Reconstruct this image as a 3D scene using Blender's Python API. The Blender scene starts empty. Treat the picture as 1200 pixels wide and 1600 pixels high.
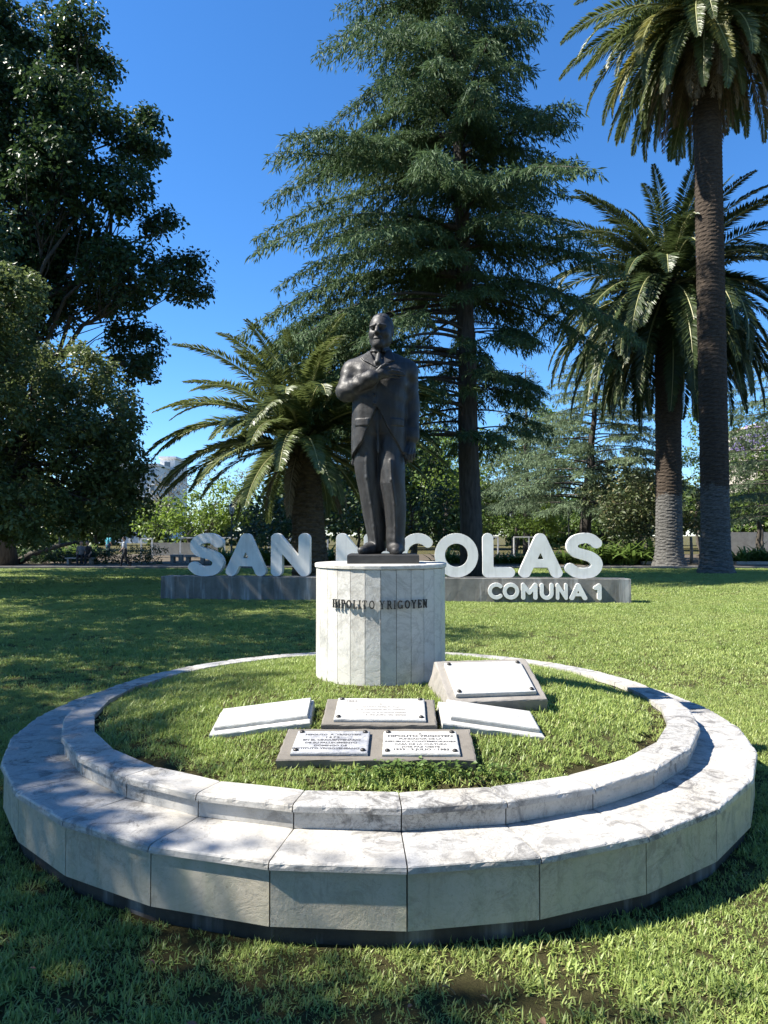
import bpy, bmesh, math, random
import numpy as np
from mathutils import Vector, Matrix, Euler

rng = np.random.default_rng(7)
random.seed(7)
R = math.radians
scene = bpy.context.scene
COL = scene.collection

# ------------------------------------------------------------------ camera
FPX, HOR, CAMH = 1120.0, 837.0, 1.6          # focal length and horizon in photo pixels (1200 x 1600)
PITCH = math.atan((HOR - 800) / FPX)
cam_d = bpy.data.cameras.new('camera')
cam_d.sensor_fit = 'VERTICAL'; cam_d.sensor_height = 24.0; cam_d.lens = FPX / 1600 * 24.0
cam_d.clip_start = 0.05; cam_d.clip_end = 4000
cam = bpy.data.objects.new('camera', cam_d); COL.objects.link(cam)
cam.location = (0, 0, CAMH); cam.rotation_euler = (R(90) + PITCH, 0, 0)
scene.camera = cam

# ------------------------------------------------------------------ sky, sun, exposure
SUN_EL, SUN_SIDE = R(48), R(85)               # sun stands to the left, a touch behind the camera
to_sun = Vector((-math.sin(SUN_SIDE) * math.cos(SUN_EL), -math.cos(SUN_SIDE) * math.cos(SUN_EL), math.sin(SUN_EL)))
world = bpy.data.worlds.new('World'); scene.world = world; world.use_nodes = True
wn = world.node_tree
sky = wn.nodes.new('ShaderNodeTexSky'); sky.sky_type = 'NISHITA'; sky.sun_disc = False
sky.sun_elevation = SUN_EL
sky.sun_rotation = math.atan2(to_sun.x, to_sun.y)
sky.altitude = 0; sky.air_density = 1.0; sky.dust_density = 0.0; sky.ozone_density = 10.0
bg = wn.nodes['Background']; bg.inputs['Strength'].default_value = 0.083
hs = wn.nodes.new('ShaderNodeHueSaturation'); hs.inputs['Saturation'].default_value = 1.11
wn.links.new(sky.outputs[0], hs.inputs['Color']); wn.links.new(hs.outputs[0], bg.inputs['Color'])
sun_d = bpy.data.lights.new('sun', 'SUN'); sun_d.energy = 4.6; sun_d.angle = R(0.53); sun_d.color = (1.0, 0.945, 0.85)
sun = bpy.data.objects.new('sun', sun_d); COL.objects.link(sun)
sun.rotation_euler = to_sun.to_track_quat('Z', 'Y').to_euler(); sun.location = (-30, -5, 40)
vs = scene.view_settings
vs.view_transform = 'Standard'; vs.look = 'None'; vs.exposure = 1.55; vs.gamma = 1.0; vs.use_curve_mapping = False
scene.cycles.max_bounces = 6; scene.cycles.diffuse_bounces = 3; scene.cycles.glossy_bounces = 2
scene.cycles.transmission_bounces = 4; scene.cycles.transparent_max_bounces = 8
scene.cycles.use_denoising = True

# ------------------------------------------------------------------ helpers
def at(px, py, Y):
    """world point at depth Y that the photo shows at pixel px, py"""
    dx = (px - 600) / FPX; dy = (800 - py) / FPX
    d = (dx, math.cos(PITCH) - dy * math.sin(PITCH), math.sin(PITCH) + dy * math.cos(PITCH))
    return np.array((d[0] / d[1] * Y, Y, CAMH + d[2] / d[1] * Y))

def fast_mesh(name, V, faces):
    me = bpy.data.meshes.new(name)
    V = np.ascontiguousarray(V, np.float32)
    faces = [np.asarray(f, np.int32) for f in faces if len(f)]
    me.vertices.add(len(V)); me.vertices.foreach_set('co', V.ravel())
    loops = np.concatenate([f.ravel() for f in faces])
    sizes = np.concatenate([np.full(len(f), f.shape[1], np.int32) for f in faces])
    starts = np.concatenate([[0], np.cumsum(sizes)[:-1]]).astype(np.int32)
    me.loops.add(len(loops)); me.loops.foreach_set('vertex_index', loops)
    me.polygons.add(len(sizes)); me.polygons.foreach_set('loop_start', starts)
    me.update(calc_edges=True)
    return me

class Geo:
    def __init__(s): s.V = []; s.F = {}; s.n = 0
    def add(s, V, F):
        V = np.asarray(V, float).reshape(-1, 3)
        for f in (F if isinstance(F, list) and len(F) and isinstance(F[0], np.ndarray) else [np.asarray(F)]):
            if len(f): s.F.setdefault(f.shape[1], []).append(f + s.n)
        s.V.append(V); s.n += len(V)
    def box(s, lo, hi, M=None):
        x0, y0, z0 = lo; x1, y1, z1 = hi
        V = np.array([(x0,y0,z0),(x1,y0,z0),(x1,y1,z0),(x0,y1,z0),(x0,y0,z1),(x1,y0,z1),(x1,y1,z1),(x0,y1,z1)], float)
        if M is not None: V = np.array([M @ Vector(v) for v in V])
        s.add(V, np.array([(3,2,1,0),(4,5,6,7),(0,1,5,4),(1,2,6,5),(2,3,7,6),(3,0,4,7)]))
    def tube(s, P, r, n=8, cap=True):
        V, F = tube(P, r, n, cap); s.add(V, F)
    def mesh(s, name):
        return fast_mesh(name, np.concatenate(s.V), [np.concatenate(f) for f in s.F.values()])
    def build(s, name, mat, parent=None, smooth=False):
        return mobj(name, s.mesh(name), mat, parent, smooth)

def mobj(name, me, mat, parent=None, smooth=False):
    o = bpy.data.objects.new(name, me); COL.objects.link(o)
    if mat is not None and len(me.materials) == 0: me.materials.append(mat)
    if me.users == 1 or smooth: me.polygons.foreach_set('use_smooth', np.full(len(me.polygons), bool(smooth)))
    if parent is not None: o.parent = parent
    return o

def empty(name, loc=(0, 0, 0), rz=0.0):
    o = bpy.data.objects.new(name, None); COL.objects.link(o)
    o.location = loc; o.rotation_euler = (0, 0, rz); o.empty_display_size = 0.2
    return o

ORD = 'first second third fourth fifth sixth seventh eighth ninth tenth eleventh twelfth thirteenth fourteenth fifteenth sixteenth seventeenth eighteenth nineteenth twentieth'.split()
def tag(o, label=None, cat=None, group=None, kind=None):
    if label: o['label'] = label
    if cat: o['category'] = cat
    if group: o['group'] = group
    if kind: o['kind'] = kind
    return o

def tube(P, r, n=8, cap=True):
    P = np.asarray(P, float); m = len(P); r = np.broadcast_to(np.asarray(r, float), (m,))
    T = np.gradient(P, axis=0); T /= np.linalg.norm(T, axis=1, keepdims=True) + 1e-12
    a = np.array((0., 0, 1)) if abs(T[0][2]) < .9 else np.array((1., 0, 0))
    V = np.zeros((m, n, 3)); th = np.linspace(0, 2 * np.pi, n, endpoint=False)
    for i in range(m):
        a = a - T[i] * (a @ T[i]); a /= np.linalg.norm(a) + 1e-12
        b = np.cross(T[i], a)
        V[i] = P[i] + r[i] * (np.cos(th)[:, None] * a + np.sin(th)[:, None] * b)
    F = []
    i = np.arange(m - 1)[:, None] * n; j = np.arange(n)[None]; k = (j + 1) % n
    F.append(np.stack([i + j, i + k, i + n + k, i + n + j], -1).reshape(-1, 4))
    V = V.reshape(-1, 3)
    if cap:
        V = np.vstack([V, P[:1], P[-1:]]); j = np.arange(n); k = (j + 1) % n
        F.append(np.stack([k, j, np.full(n, m * n)], -1))
        F.append(np.stack([(m - 1) * n + j, (m - 1) * n + k, np.full(n, m * n + 1)], -1))
    return V, F

def unit(v): return v / (np.linalg.norm(v, axis=-1, keepdims=True) + 1e-12)

def leaves(Pos, D, Nrm, L, W, fold=0.15):
    """diamond leaves: Pos base, D direction, Nrm face normal"""
    n = len(Pos); L = np.broadcast_to(L, (n,))[:, None]; W = np.broadcast_to(W, (n,))[:, None]
    S = unit(np.cross(D, Nrm)); Nn = np.cross(S, D)
    mid = Pos + D * L * 0.45 - Nn * W * fold
    V = np.stack([Pos, mid + S * W / 2 + Nn * W * 2 * fold, Pos + D * L, mid - S * W / 2 + Nn * W * 2 * fold], 1).reshape(-1, 3)
    F = np.arange(4 * n).reshape(n, 4)
    return V, F

def rand_dirs(n): return unit(rng.normal(size=(n, 3)))

def catmull(pts, k=8, closed=False):
    P = np.asarray(pts, float)
    Q = np.vstack([2 * P[0] - P[1], P, 2 * P[-1] - P[-2]]); out = []
    for i in range(1, len(Q) - 2):
        for t in np.linspace(0, 1, k, endpoint=False):
            a, b, c, d = Q[i - 1], Q[i], Q[i + 1], Q[i + 2]
            out.append(.5 * (2 * b + (c - a) * t + (2 * a - 5 * b + 4 * c - d) * t * t + (-a + 3 * b - 3 * c + d) * t ** 3))
    out.append(P[-1])
    return np.array(out)

def surface_nets(F, org, h):
    """quad surface where the field F crosses zero"""
    s = F < 0
    nx, ny, nz = F.shape
    cs = np.zeros((nx - 1, ny - 1, nz - 1), np.int8)
    corners = [(i, j, k) for i in (0, 1) for j in (0, 1) for k in (0, 1)]
    sl = lambda c: (slice(c[0], nx - 1 + c[0]), slice(c[1], ny - 1 + c[1]), slice(c[2], nz - 1 + c[2]))
    for c in corners: cs += s[sl(c)]
    act = (cs > 0) & (cs < 8)
    idx = np.argwhere(act); n = len(idx)
    num = -np.ones(act.shape, np.int32); num[act] = np.arange(n)
    vals = {c: F[idx[:, 0] + c[0], idx[:, 1] + c[1], idx[:, 2] + c[2]] for c in corners}
    acc = np.zeros((n, 3)); cnt = np.zeros(n)
    for a in corners:
        for ax in range(3):
            if a[ax] == 0:
                b = list(a); b[ax] = 1; b = tuple(b)
                fa, fb = vals[a], vals[b]; m = (fa < 0) != (fb < 0)
                t = np.where(m, fa / np.where(m, fa - fb, 1), 0)
                p = np.array(a, float)[None].repeat(n, 0); p[:, ax] = t
                acc[m] += p[m]; cnt[m] += 1
    V = np.asarray(org) + (idx + acc / cnt[:, None]) * h
    faces = []
    for ax in range(3):
        o1, o2 = [(1, 2), (2, 0), (0, 1)][ax]
        sa = np.take(s, range(F.shape[ax] - 1), ax); sb = np.take(s, range(1, F.shape[ax]), ax)
        e = np.argwhere(sa != sb)
        ok = (e[:, o1] > 0) & (e[:, o2] > 0) & (e[:, o1] < F.shape[o1] - 1) & (e[:, o2] < F.shape[o2] - 1)
        e = e[ok]
        def cell(d1, d2):
            q = e.copy(); q[:, o1] -= d1; q[:, o2] -= d2
            return num[q[:, 0], q[:, 1], q[:, 2]]
        q = np.stack([cell(1, 1), cell(0, 1), cell(0, 0), cell(1, 0)], 1)
        inside = s[e[:, 0], e[:, 1], e[:, 2]]
        q[~inside] = q[~inside][:, ::-1]
        faces.append(q[(q >= 0).all(1)])
    return V, np.concatenate(faces)

# ------------------------------------------------------------------ materials
class NT:
    def __init__(s, name):
        s.m = bpy.data.materials.new(name); s.m.use_nodes = True
        s.t = s.m.node_tree; s.b = s.t.nodes['Principled BSDF']; s.out = s.t.nodes['Material Output']
    def n(s, kind, **kw):
        nd = s.t.nodes.new('ShaderNode' + kind)
        for k, v in kw.items():
            if k in nd.bl_rna.properties and k != 'inputs': setattr(nd, k, v)
            else: s.set(nd, k, v)
        return nd
    def set(s, nd, key, v):
        key = key.replace('_', ' ') if isinstance(key, str) and key not in [i.name for i in nd.inputs] else key
        inp = nd.inputs[key]
        if isinstance(v, bpy.types.NodeSocket): s.t.links.new(v, inp)
        else: inp.default_value = v
    def pos(s): return s.n('NewGeometry').outputs['Position']
    def noise(s, scale, detail=4, rough=.55, vec=None, dist=0.0):
        nd = s.n('TexNoise'); nd.inputs['Scale'].default_value = scale; nd.inputs['Detail'].default_value = detail
        nd.inputs['Roughness'].default_value = rough; nd.inputs['Distortion'].default_value = dist
        s.t.links.new(vec or s.pos(), nd.inputs['Vector']); return nd.outputs['Fac']
    def voro(s, scale, feature='F1', vec=None, rnd=1.0):
        nd = s.n('TexVoronoi'); nd.feature = feature; nd.inputs['Scale'].default_value = scale
        nd.inputs['Randomness'].default_value = rnd
        s.t.links.new(vec or s.pos(), nd.inputs['Vector']); return nd.outputs['Distance']
    def ramp(s, fac, stops):
        nd = s.n('ValToRGB'); s.t.links.new(fac, nd.inputs[0]); e = nd.color_ramp.elements
        while len(e) < len(stops): e.new(.5)
        for el, (p, c) in zip(e, stops):
            el.position = p; el.color = (c, c, c, 1) if isinstance(c, (int, float)) else (*c, 1)
        return nd.outputs[0]
    def mix(s, fac, a, b, mode='MIX'):
        nd = s.n('Mix'); nd.data_type = 'RGBA'; nd.blend_type = mode
        for i, v in ((0, fac), (6, a), (7, b)):
            if isinstance(v, bpy.types.NodeSocket): s.t.links.new(v, nd.inputs[i])
            else: nd.inputs[i].default_value = v if not isinstance(v, (tuple, list)) else (*v, 1)[:4]
        return nd.outputs[2]
    def math(s, op, a, b=0.0):
        nd = s.n('Math'); nd.operation = op
        for i, v in ((0, a), (1, b)):
            if isinstance(v, bpy.types.NodeSocket): s.t.links.new(v, nd.inputs[i])
            else: nd.inputs[i].default_value = v
        return nd.outputs[0]
    def scalevec(s, v, sc):
        nd = s.n('Mapping'); s.t.links.new(v, nd.inputs['Vector']); nd.inputs['Scale'].default_value = sc
        return nd.outputs[0]
    def offset(s, v, off):
        nd = s.n('VectorMath'); nd.operation = 'ADD'; s.t.links.new(v, nd.inputs[0])
        s.t.links.new(off, nd.inputs[1]); return nd.outputs[0]
    def bump(s, height, strength=.3, dist=.01):
        nd = s.n('Bump'); nd.inputs['Strength'].default_value = strength; nd.inputs['Distance'].default_value = dist
        s.t.links.new(height, nd.inputs['Height']); s.t.links.new(nd.outputs[0], s.b.inputs['Normal']); return nd
    def fin(s, color=None, rough=.6, metal=0.0, spec=.5):
        if color is not None:
            if isinstance(color, bpy.types.NodeSocket): s.t.links.new(color, s.b.inputs['Base Color'])
            else: s.b.inputs['Base Color'].default_value = (*color, 1)
        if isinstance(rough, bpy.types.NodeSocket): s.t.links.new(rough, s.b.inputs['Roughness'])
        else: s.b.inputs['Roughness'].default_value = rough
        s.b.inputs['Metallic'].default_value = metal; s.b.inputs['Specular IOR Level'].default_value = spec
        return s.m

def simple(name, c, rough=.6, metal=0., var=.25, scale=6., bump=.0, spec=.5):
    t = NT(name); f = t.noise(scale, 5)
    col = t.mix(t.ramp(f, [(.3, 0.), (.7, 1.)]), tuple(x * (1 - var) for x in c), tuple(min(1, x * (1 + var)) for x in c))
    if bump: t.bump(t.noise(scale * 6, 5), bump, .01)
    return t.fin(col, rough, metal, spec)

def leaf_mat(name, c1, c2, trans=.3, rough=.5, big=.35, spec=.4, c3=None):
    t = NT(name)
    rnd = t.n('NewGeometry').outputs['Random Per Island']
    col = t.mix(rnd, c1, c2)
    if c3 is not None: col = t.mix(t.ramp(rnd, [(.9, 0.), (.93, 1.)]), col, c3)
    nz = t.ramp(t.noise(big, 3), [(.35, 0.), (.65, 1.)])
    col = t.mix(t.math('MULTIPLY', nz, .45), col, tuple(x * .55 for x in c1))
    t.fin(col, rough, 0, spec)
    tr = t.n('BsdfTranslucent'); tc = t.mix(.5, col, tuple(min(1, x * 1.6) for x in c2)); t.t.links.new(tc, tr.inputs['Color'])
    mx = t.n('MixShader'); mx.inputs[0].default_value = trans
    t.t.links.new(t.b.outputs[0], mx.inputs[1]); t.t.links.new(tr.outputs[0], mx.inputs[2])
    t.t.links.new(mx.outputs[0], t.out.inputs['Surface'])
    return t.m

def bark_mat(name, c, stretch=(6, 6, 1.2), bump=.6, moss=None):
    t = NT(name); v = t.scalevec(t.pos(), stretch)
    f = t.noise(1.6, 6, .65, v); g = t.voro(1.3, 'DISTANCE_TO_EDGE', v)
    col = t.mix(t.ramp(f, [(.3, 0.), (.72, 1.)]), tuple(x * .45 for x in c), tuple(x * 1.35 for x in c))
    if moss: col = t.mix(t.ramp(t.noise(.9, 4), [(.5, 0.), (.62, .6)]), col, moss)
    t.bump(t.math('ADD', f, t.math('MULTIPLY', g, 1.2)), bump, .05)
    return t.fin(col, .9, 0, .2)

def marble_weathered(name, base, dirt, dirt_amt=.55, green=0., vein=.4, crack=True, warm=(.62, .56, .46)):
    t = NT(name); p = t.pos()
    oi = t.n('ObjectInfo').outputs['Random']
    comb = t.n('CombineXYZ'); t.t.links.new(t.math('MULTIPLY', oi, 7.3), comb.inputs[0]); t.t.links.new(t.math('MULTIPLY', oi, 3.1), comb.inputs[2])
    q = t.offset(p, comb.outputs[0])
    col = t.mix(t.ramp(t.noise(3.0, 6, .6, q), [(.35, 0.), (.68, 1.)]), tuple(x * .86 for x in base), base)
    col = t.mix(t.math('MULTIPLY', t.math('SUBTRACT', oi, .2), .22), col, warm)
    wv = t.noise(2.2, 7, .62, q, 1.6)
    vn = t.ramp(t.math('ABSOLUTE', t.math('SUBTRACT', wv, .5)), [(.0, 1.), (.03, 0.)])
    col = t.mix(t.math('MULTIPLY', vn, vein), col, tuple(x * .55 for x in base))
    d1 = t.ramp(t.noise(7.5, 10, .74, p, 1.1), [(.49, 0.), (.60, 1.)])
    d2 = t.ramp(t.noise(1.5, 4, .55, p), [(.36, .12), (.60, 1.)])
    dd = t.math('MULTIPLY', t.math('MULTIPLY', d1, d2), dirt_amt)
    col = t.mix(t.math('MULTIPLY', t.ramp(t.noise(2.6, 6, .6, q), [(.50, 0.), (.72, 1.)]), dirt_amt * .5), col, tuple(a * b for a, b in zip(base, (.86, .78, .64))))
    fl = t.ramp(t.math('ABSOLUTE', t.math('SUBTRACT', t.noise(11, 9, .7, p, 2.2), .5)), [(.0, 1.), (.022, 0.)])
    col = t.mix(t.math('MULTIPLY', t.math('MULTIPLY', fl, d2), dirt_amt * .75), col, tuple(x * .8 for x in dirt))
    col = t.mix(dd, col, dirt)
    speck = t.ramp(t.noise(42, 5, .7, p), [(.60, 0.), (.72, 1.)])
    col = t.mix(t.math('MULTIPLY', speck, dirt_amt * .7), col, tuple(x * .7 for x in dirt))
    h = t.math('ADD', t.noise(30, 6, .7, p), t.math('MULTIPLY', d1, -.4))
    if crack:
        cr = t.voro(2.0, 'DISTANCE_TO_EDGE', t.offset(q, t.n('TexNoise', Scale=6.0).outputs['Color']))
        cm = t.ramp(t.noise(1.3, 2, .5, q), [(.55, 0.), (.6, 1.)])
        ck = t.math('MULTIPLY', t.ramp(cr, [(.0, 1.), (.012, 0.)]), cm)
        col = t.mix(t.math('MULTIPLY', ck, .75), col, (.07, .06, .05))
        h = t.math('ADD', h, t.math('MULTIPLY', ck, -1.5))
    if green:
        gz = t.scalevec(p, (9, 9, 1.1)); st = t.ramp(t.noise(1.0, 6, .65, gz), [(.42, 0.), (.7, 1.)])
        col = t.mix(t.math('MULTIPLY', st, green), col, (.27, .30, .19))
        st2 = t.ramp(t.noise(1.7, 7, .7, gz), [(.58, 0.), (.72, 1.)])
        col = t.mix(t.math('MULTIPLY', st2, .5), col, (.14, .12, .09))
    t.bump(h, .35, .006)
    return t.fin(col, t.ramp(d1, [(0., .42), (1., .8)]), 0, .35)

M = {}
M['cap'] = marble_weathered('weathered_marble', (.46, .45, .43), (.115, .11, .105), .95)
M['panel'] = marble_weathered('marble_panel', (.48, .435, .345), (.20, .175, .12), .62, green=.36, vein=.22, crack=False)
M['strip'] = marble_weathered('plinth_marble', (.60, .59, .55), (.26, .245, .21), .50, vein=.45, crack=False)
M['plate'] = marble_weathered('plate_marble', (.50, .50, .485), (.27, .25, .22), .45, vein=.3, crack=False)
M['plate_old'] = marble_weathered('aged_plate_marble', (.38, .40, .44), (.10, .11, .14), 1.0, vein=.6, crack=False)
M['slab_white'] = marble_weathered('slab_marble', (.50, .50, .48), (.24, .23, .21), .40, vein=.3, crack=False)
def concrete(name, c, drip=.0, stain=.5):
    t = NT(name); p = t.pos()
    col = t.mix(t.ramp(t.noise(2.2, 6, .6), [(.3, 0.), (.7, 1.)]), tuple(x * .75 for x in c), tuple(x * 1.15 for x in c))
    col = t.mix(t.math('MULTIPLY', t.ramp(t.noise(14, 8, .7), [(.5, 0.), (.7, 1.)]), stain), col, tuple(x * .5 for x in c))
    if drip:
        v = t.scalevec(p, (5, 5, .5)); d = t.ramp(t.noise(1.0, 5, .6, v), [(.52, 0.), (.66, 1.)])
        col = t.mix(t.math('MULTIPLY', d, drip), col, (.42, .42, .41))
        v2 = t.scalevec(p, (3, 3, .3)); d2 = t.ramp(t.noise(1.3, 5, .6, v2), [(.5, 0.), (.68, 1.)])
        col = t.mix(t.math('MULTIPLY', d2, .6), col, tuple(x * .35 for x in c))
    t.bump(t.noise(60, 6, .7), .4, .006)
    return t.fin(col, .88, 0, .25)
M['concrete'] = concrete('aged_concrete', (.17, .155, .135))
M['concrete_pale'] = concrete('pale_concrete', (.27, .25, .225))
M['sign_concrete'] = concrete('sign_concrete', (.19, .185, .17), drip=.75)
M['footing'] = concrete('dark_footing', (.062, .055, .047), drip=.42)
M['core'] = simple('mortar', (.10, .095, .085), .95)
t = NT('bronze'); f = t.noise(7, 6, .62); f2 = t.noise(28, 6, .7)
v = t.scalevec(t.pos(), (10, 10, 2.0)); dr = t.ramp(t.noise(1.2, 8, .7, v, .5), [(.48, 0.), (.66, 1.)])
col = t.mix(t.ramp(f, [(.3, 0.), (.7, 1.)]), (.018, .018, .019), (.040, .038, .037))
col = t.mix(t.math('MULTIPLY', dr, .55), col, (.070, .073, .074))
col = t.mix(t.math('MULTIPLY', t.ramp(f2, [(.55, 0.), (.75, 1.)]), .35), col, (.012, .012, .014))
t.bump(t.math('ADD', f2, t.math('MULTIPLY', f, .8)), .45, .006)
M['bronze'] = t.fin(col, t.ramp(f2, [(.3, .42), (.7, .66)]), .25, .5)
M['letter_bronze'] = simple('letter_bronze', (.05, .048, .045), .5, .5)
M['bolt'] = simple('bolt_bronze', (.045, .042, .04), .45, .6)
M['ink'] = simple('faded_ink', (.045, .045, .05), .7)
M['ink_faint'] = simple('faint_ink', (.20, .19, .18), .8)
t = NT('white_letter_paint'); f = t.noise(2.5, 6, .6)
col = t.mix(t.ramp(f, [(.35, 0.), (.65, 1.)]), (.68, .68, .65), (.78, .78, .75))
v = t.scalevec(t.pos(), (8, 8, .9)); col = t.mix(t.math('MULTIPLY', t.ramp(t.noise(1., 5, .6, v), [(.52, 0.), (.75, 1.)]), .35), col, (.32, .32, .30))
M['white_paint'] = t.fin(col, .5, 0, .4)
M['dark_metal'] = simple('dark_metal', (.03, .035, .035), .5, .3)
M['white_metal'] = simple('white_metal', (.72, .72, .70), .5)
M['grey_slab'] = simple('bronze_slab', (.045, .044, .043), .5, .3, bump=.2)
M['gravel'] = concrete('path_paving', (.17, .155, .135))
M['kerb'] = concrete('kerb_stone', (.22, .205, .185))

# ------------------------------------------------------------------ ground, lawn, mound, path
CX, CY = -0.024, 5.20                       # centre of the round planter
R1, R2, R3 = 2.412, 2.105, 1.922
NSEG, PHI0 = 28, R(2.7)
def zmound(x, y): return .622 - .060 * ((x - CX) ** 2 + (y - CY) ** 2)

t = NT('lawn_soil')
a = t.ramp(t.noise(.8, 5, .6), [(.35, 0.), (.65, 1.)]); b = t.ramp(t.noise(14, 6, .7), [(.35, 0.), (.65, 1.)])
col = t.mix(a, (.075, .075, .028), (.115, .105, .045)); col = t.mix(t.math('MULTIPLY', b, .6), col, (.055, .045, .025))
c = t.ramp(t.noise(1.7, 5, .65), [(.60, 0.), (.70, 1.)]); col = t.mix(t.math('MULTIPLY', c, .5), col, (.13, .10, .06))
t.bump(t.noise(45, 7, .75), 1.0, .06)
M['lawn'] = t.fin(col, .95, 0, .1)
M['soil'] = concrete('bare_soil', (.16, .115, .07))
M['bed'] = concrete('bed_soil', (.10, .08, .055))

g = Geo()
xs = np.array([-1500, -300, -60, -20, -8, -3, 0, 3, 8, 20, 60, 300, 1500.]); ys = np.array([-600, -60, -10, 0, 4, 8, 14, 22, 34, 60, 300, 3000.])
XX, YY = np.meshgrid(xs, ys, indexing='ij'); V = np.stack([XX, YY, 0 * XX], -1).reshape(-1, 3)
nx, ny = len(xs), len(ys); i, j = np.meshgrid(np.arange(nx - 1), np.arange(ny - 1), indexing='ij'); q = (i * ny + j).ravel()
g.add(V, np.stack([q, q + ny, q + ny + 1, q + 1], 1))
tag(g.build('ground', M['lawn']), kind='structure')
g = Geo(); g.box((-60, 35.0, -.05), (60, 38.4, .012)); tag(g.build('path', M['gravel']), kind='structure')
g = Geo()
x = -46.
while x < 46:
    w = 1.0
    g.box((x + .008, 34.72, -.05), (x + w - .008, 35.0, .11 + .012 * rng.random())); x += w
tag(g.build('kerb', M['kerb']), kind='structure')
g = Geo(); g.box((-70, 38.4, -.05), (70, 60, .05)); tag(g.build('planting_bed', M['bed']), kind='structure')

# mound inside the ring
g = Geo(); nr, na = 24, 72
V = [(CX, CY, zmound(CX, CY))]
for k in range(1, nr + 1):
    r = 1.94 * k / nr
    for q in range(na):
        th = 2 * np.pi * q / na; x, y = CX + r * np.sin(th), CY - r * np.cos(th)
        V.append((x, y, zmound(x, y) + .006 * math.sin(7 * x + 3 * y) + (0 if r < 1.8 else -.012)))
F3 = [(0, 1 + (q + 1) % na, 1 + q) for q in range(na)]; F4 = []
for k in range(nr - 1):
    for q in range(na):
        a0 = 1 + k * na + q; a1 = 1 + k * na + (q + 1) % na; F4.append((a0, a1, a1 + na, a0 + na))
g.add(V, [np.array(F3), np.array(F4)])
tag(g.build('raised_lawn', M['lawn'], smooth=True), kind='structure')

# ------------------------------------------------------------------ round marble planter
wall = empty('round_planter', (CX, CY, 0))
tag(wall, 'low two-stepped round planter of weathered white marble slabs around the statue', 'planter')
def pt(r, phi): return np.array((r * math.sin(phi), -r * math.cos(phi)))
def slab(name, phiA, phiB, rin, rout, z0, z1, mat, parent, edge=.008, chip=.006, gap=.003, ns=26, inner_edge=False, seed=0):
    """straight slab between two corners of the polygon, swept along its length with worn edges"""
    ph = rng.uniform(0, 6.28, 8)
    Ao, Bo, Ai, Bi = pt(rout, phiA), pt(rout, phiB), pt(rin, phiA), pt(rin, phiB)
    e = edge
    prof = [(0, z0), (.5, z0), (1, z0), (1, z0 + .3 * (z1 - z0)), (1, z0 + .65 * (z1 - z0)), (1, z1 - e), (1, z1 - .35 * e, .35), (1, z1, 1.), (.85, z1), (.6, z1), (.3, z1), (.1, z1), (0, z1)]
    wid = rout - rin; Lc = np.linalg.norm(Bo - Ao); V = []
    for k in range(ns + 1):
        u = k / ns; u = gap / Lc + u * (1 - 2 * gap / Lc)
        o2 = Ao + (Bo - Ao) * u; i2 = Ai + (Bi - Ai) * u; out = unit(o2 - i2)
        s = u * Lc
        c = chip * max(0, (math.sin(s * 37 + ph[0]) + math.sin(s * 71 + ph[1]) + math.sin(s * 19 + ph[2]) * 1.3 + rng.normal() * .5) * .45)
        if k in (0, ns): c += chip * .9
        for p in prof:
            f = p[0]; xy = i2 + (o2 - i2) * f; z = p[1]
            if len(p) == 3: xy = xy - out * (e * p[2] + c * (.5 + .5 * p[2])); z -= c * .25 * (1 - p[2])
            elif f == 1 and z > z0 + .5 * (z1 - z0): xy = xy - out * c * .35
            if f < 1 and z == z1: z += .0012 * math.sin(s * 9 + ph[3] + f * 5)
            if k in (0, ns) and z >= z1 - .003: z -= .0018
            V.append((xy[0], xy[1], z))
    m = len(prof); q = np.arange(ns)[:, None] * m; j = np.arange(m)[None]; j2 = (j + 1) % m
    F = np.stack([q + j, q + m + j, q + m + j2, q + j2], -1).reshape(-1, 4)
    gg = Geo(); gg.add(V, [F, np.arange(m)[None, ::-1] * 1, np.arange(m)[None] + ns * m] if False else [F])
    gg.F.setdefault(m, []).append(np.arange(m)[None]); gg.F[m].append(np.arange(m)[None, ::-1] + ns * m)
    o = gg.build(name, mat, parent)
    return o
g = Geo()
def ring_solid(g, rin, rout, z0, z1):
    V = []
    for k in range(NSEG):
        p = PHI0 + k * 2 * np.pi / NSEG
        for r, z in ((rin, z0), (rout, z0), (rout, z1), (rin, z1)): a = pt(r, p); V.append((a[0], a[1], z))
    F = []
    for k in range(NSEG):
        a0 = 4 * k; b0 = 4 * ((k + 1) % NSEG)
        for j in range(4): F.append((a0 + j, b0 + j, b0 + (j + 1) % 4, a0 + (j + 1) % 4))
    g.add(V, np.array(F))
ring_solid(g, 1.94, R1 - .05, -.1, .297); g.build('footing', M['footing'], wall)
g = Geo(); ring_solid(g, 1.935, R2 - .045, .32, .407); g.build('mortar_core', M['core'], wall)
for k in range(NSEG):
    a, b = PHI0 + k * 2 * np.pi / NSEG, PHI0 + (k + 1) * 2 * np.pi / NSEG
    slab('cap_slab', a, b, R2 - .06, R1, .302, .333, M['cap'], wall, edge=.008, chip=.011)
    slab('wall_panel', a, b, R1 - .048, R1 - .018, .078, .2965, M['panel'], wall, edge=.002, chip=0, ns=4)
    slab('upper_cap_slab', a, b, R3, R2, .409, .441, M['cap'], wall, edge=.008, chip=.012)
    slab('riser_panel', a, b, R2 - .045, R2 - .019, .3345, .4045, M['cap'], wall, edge=.002, chip=0, ns=4)
# thin bare soil line inside the ring is part of the mound: see the grass density below

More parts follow.
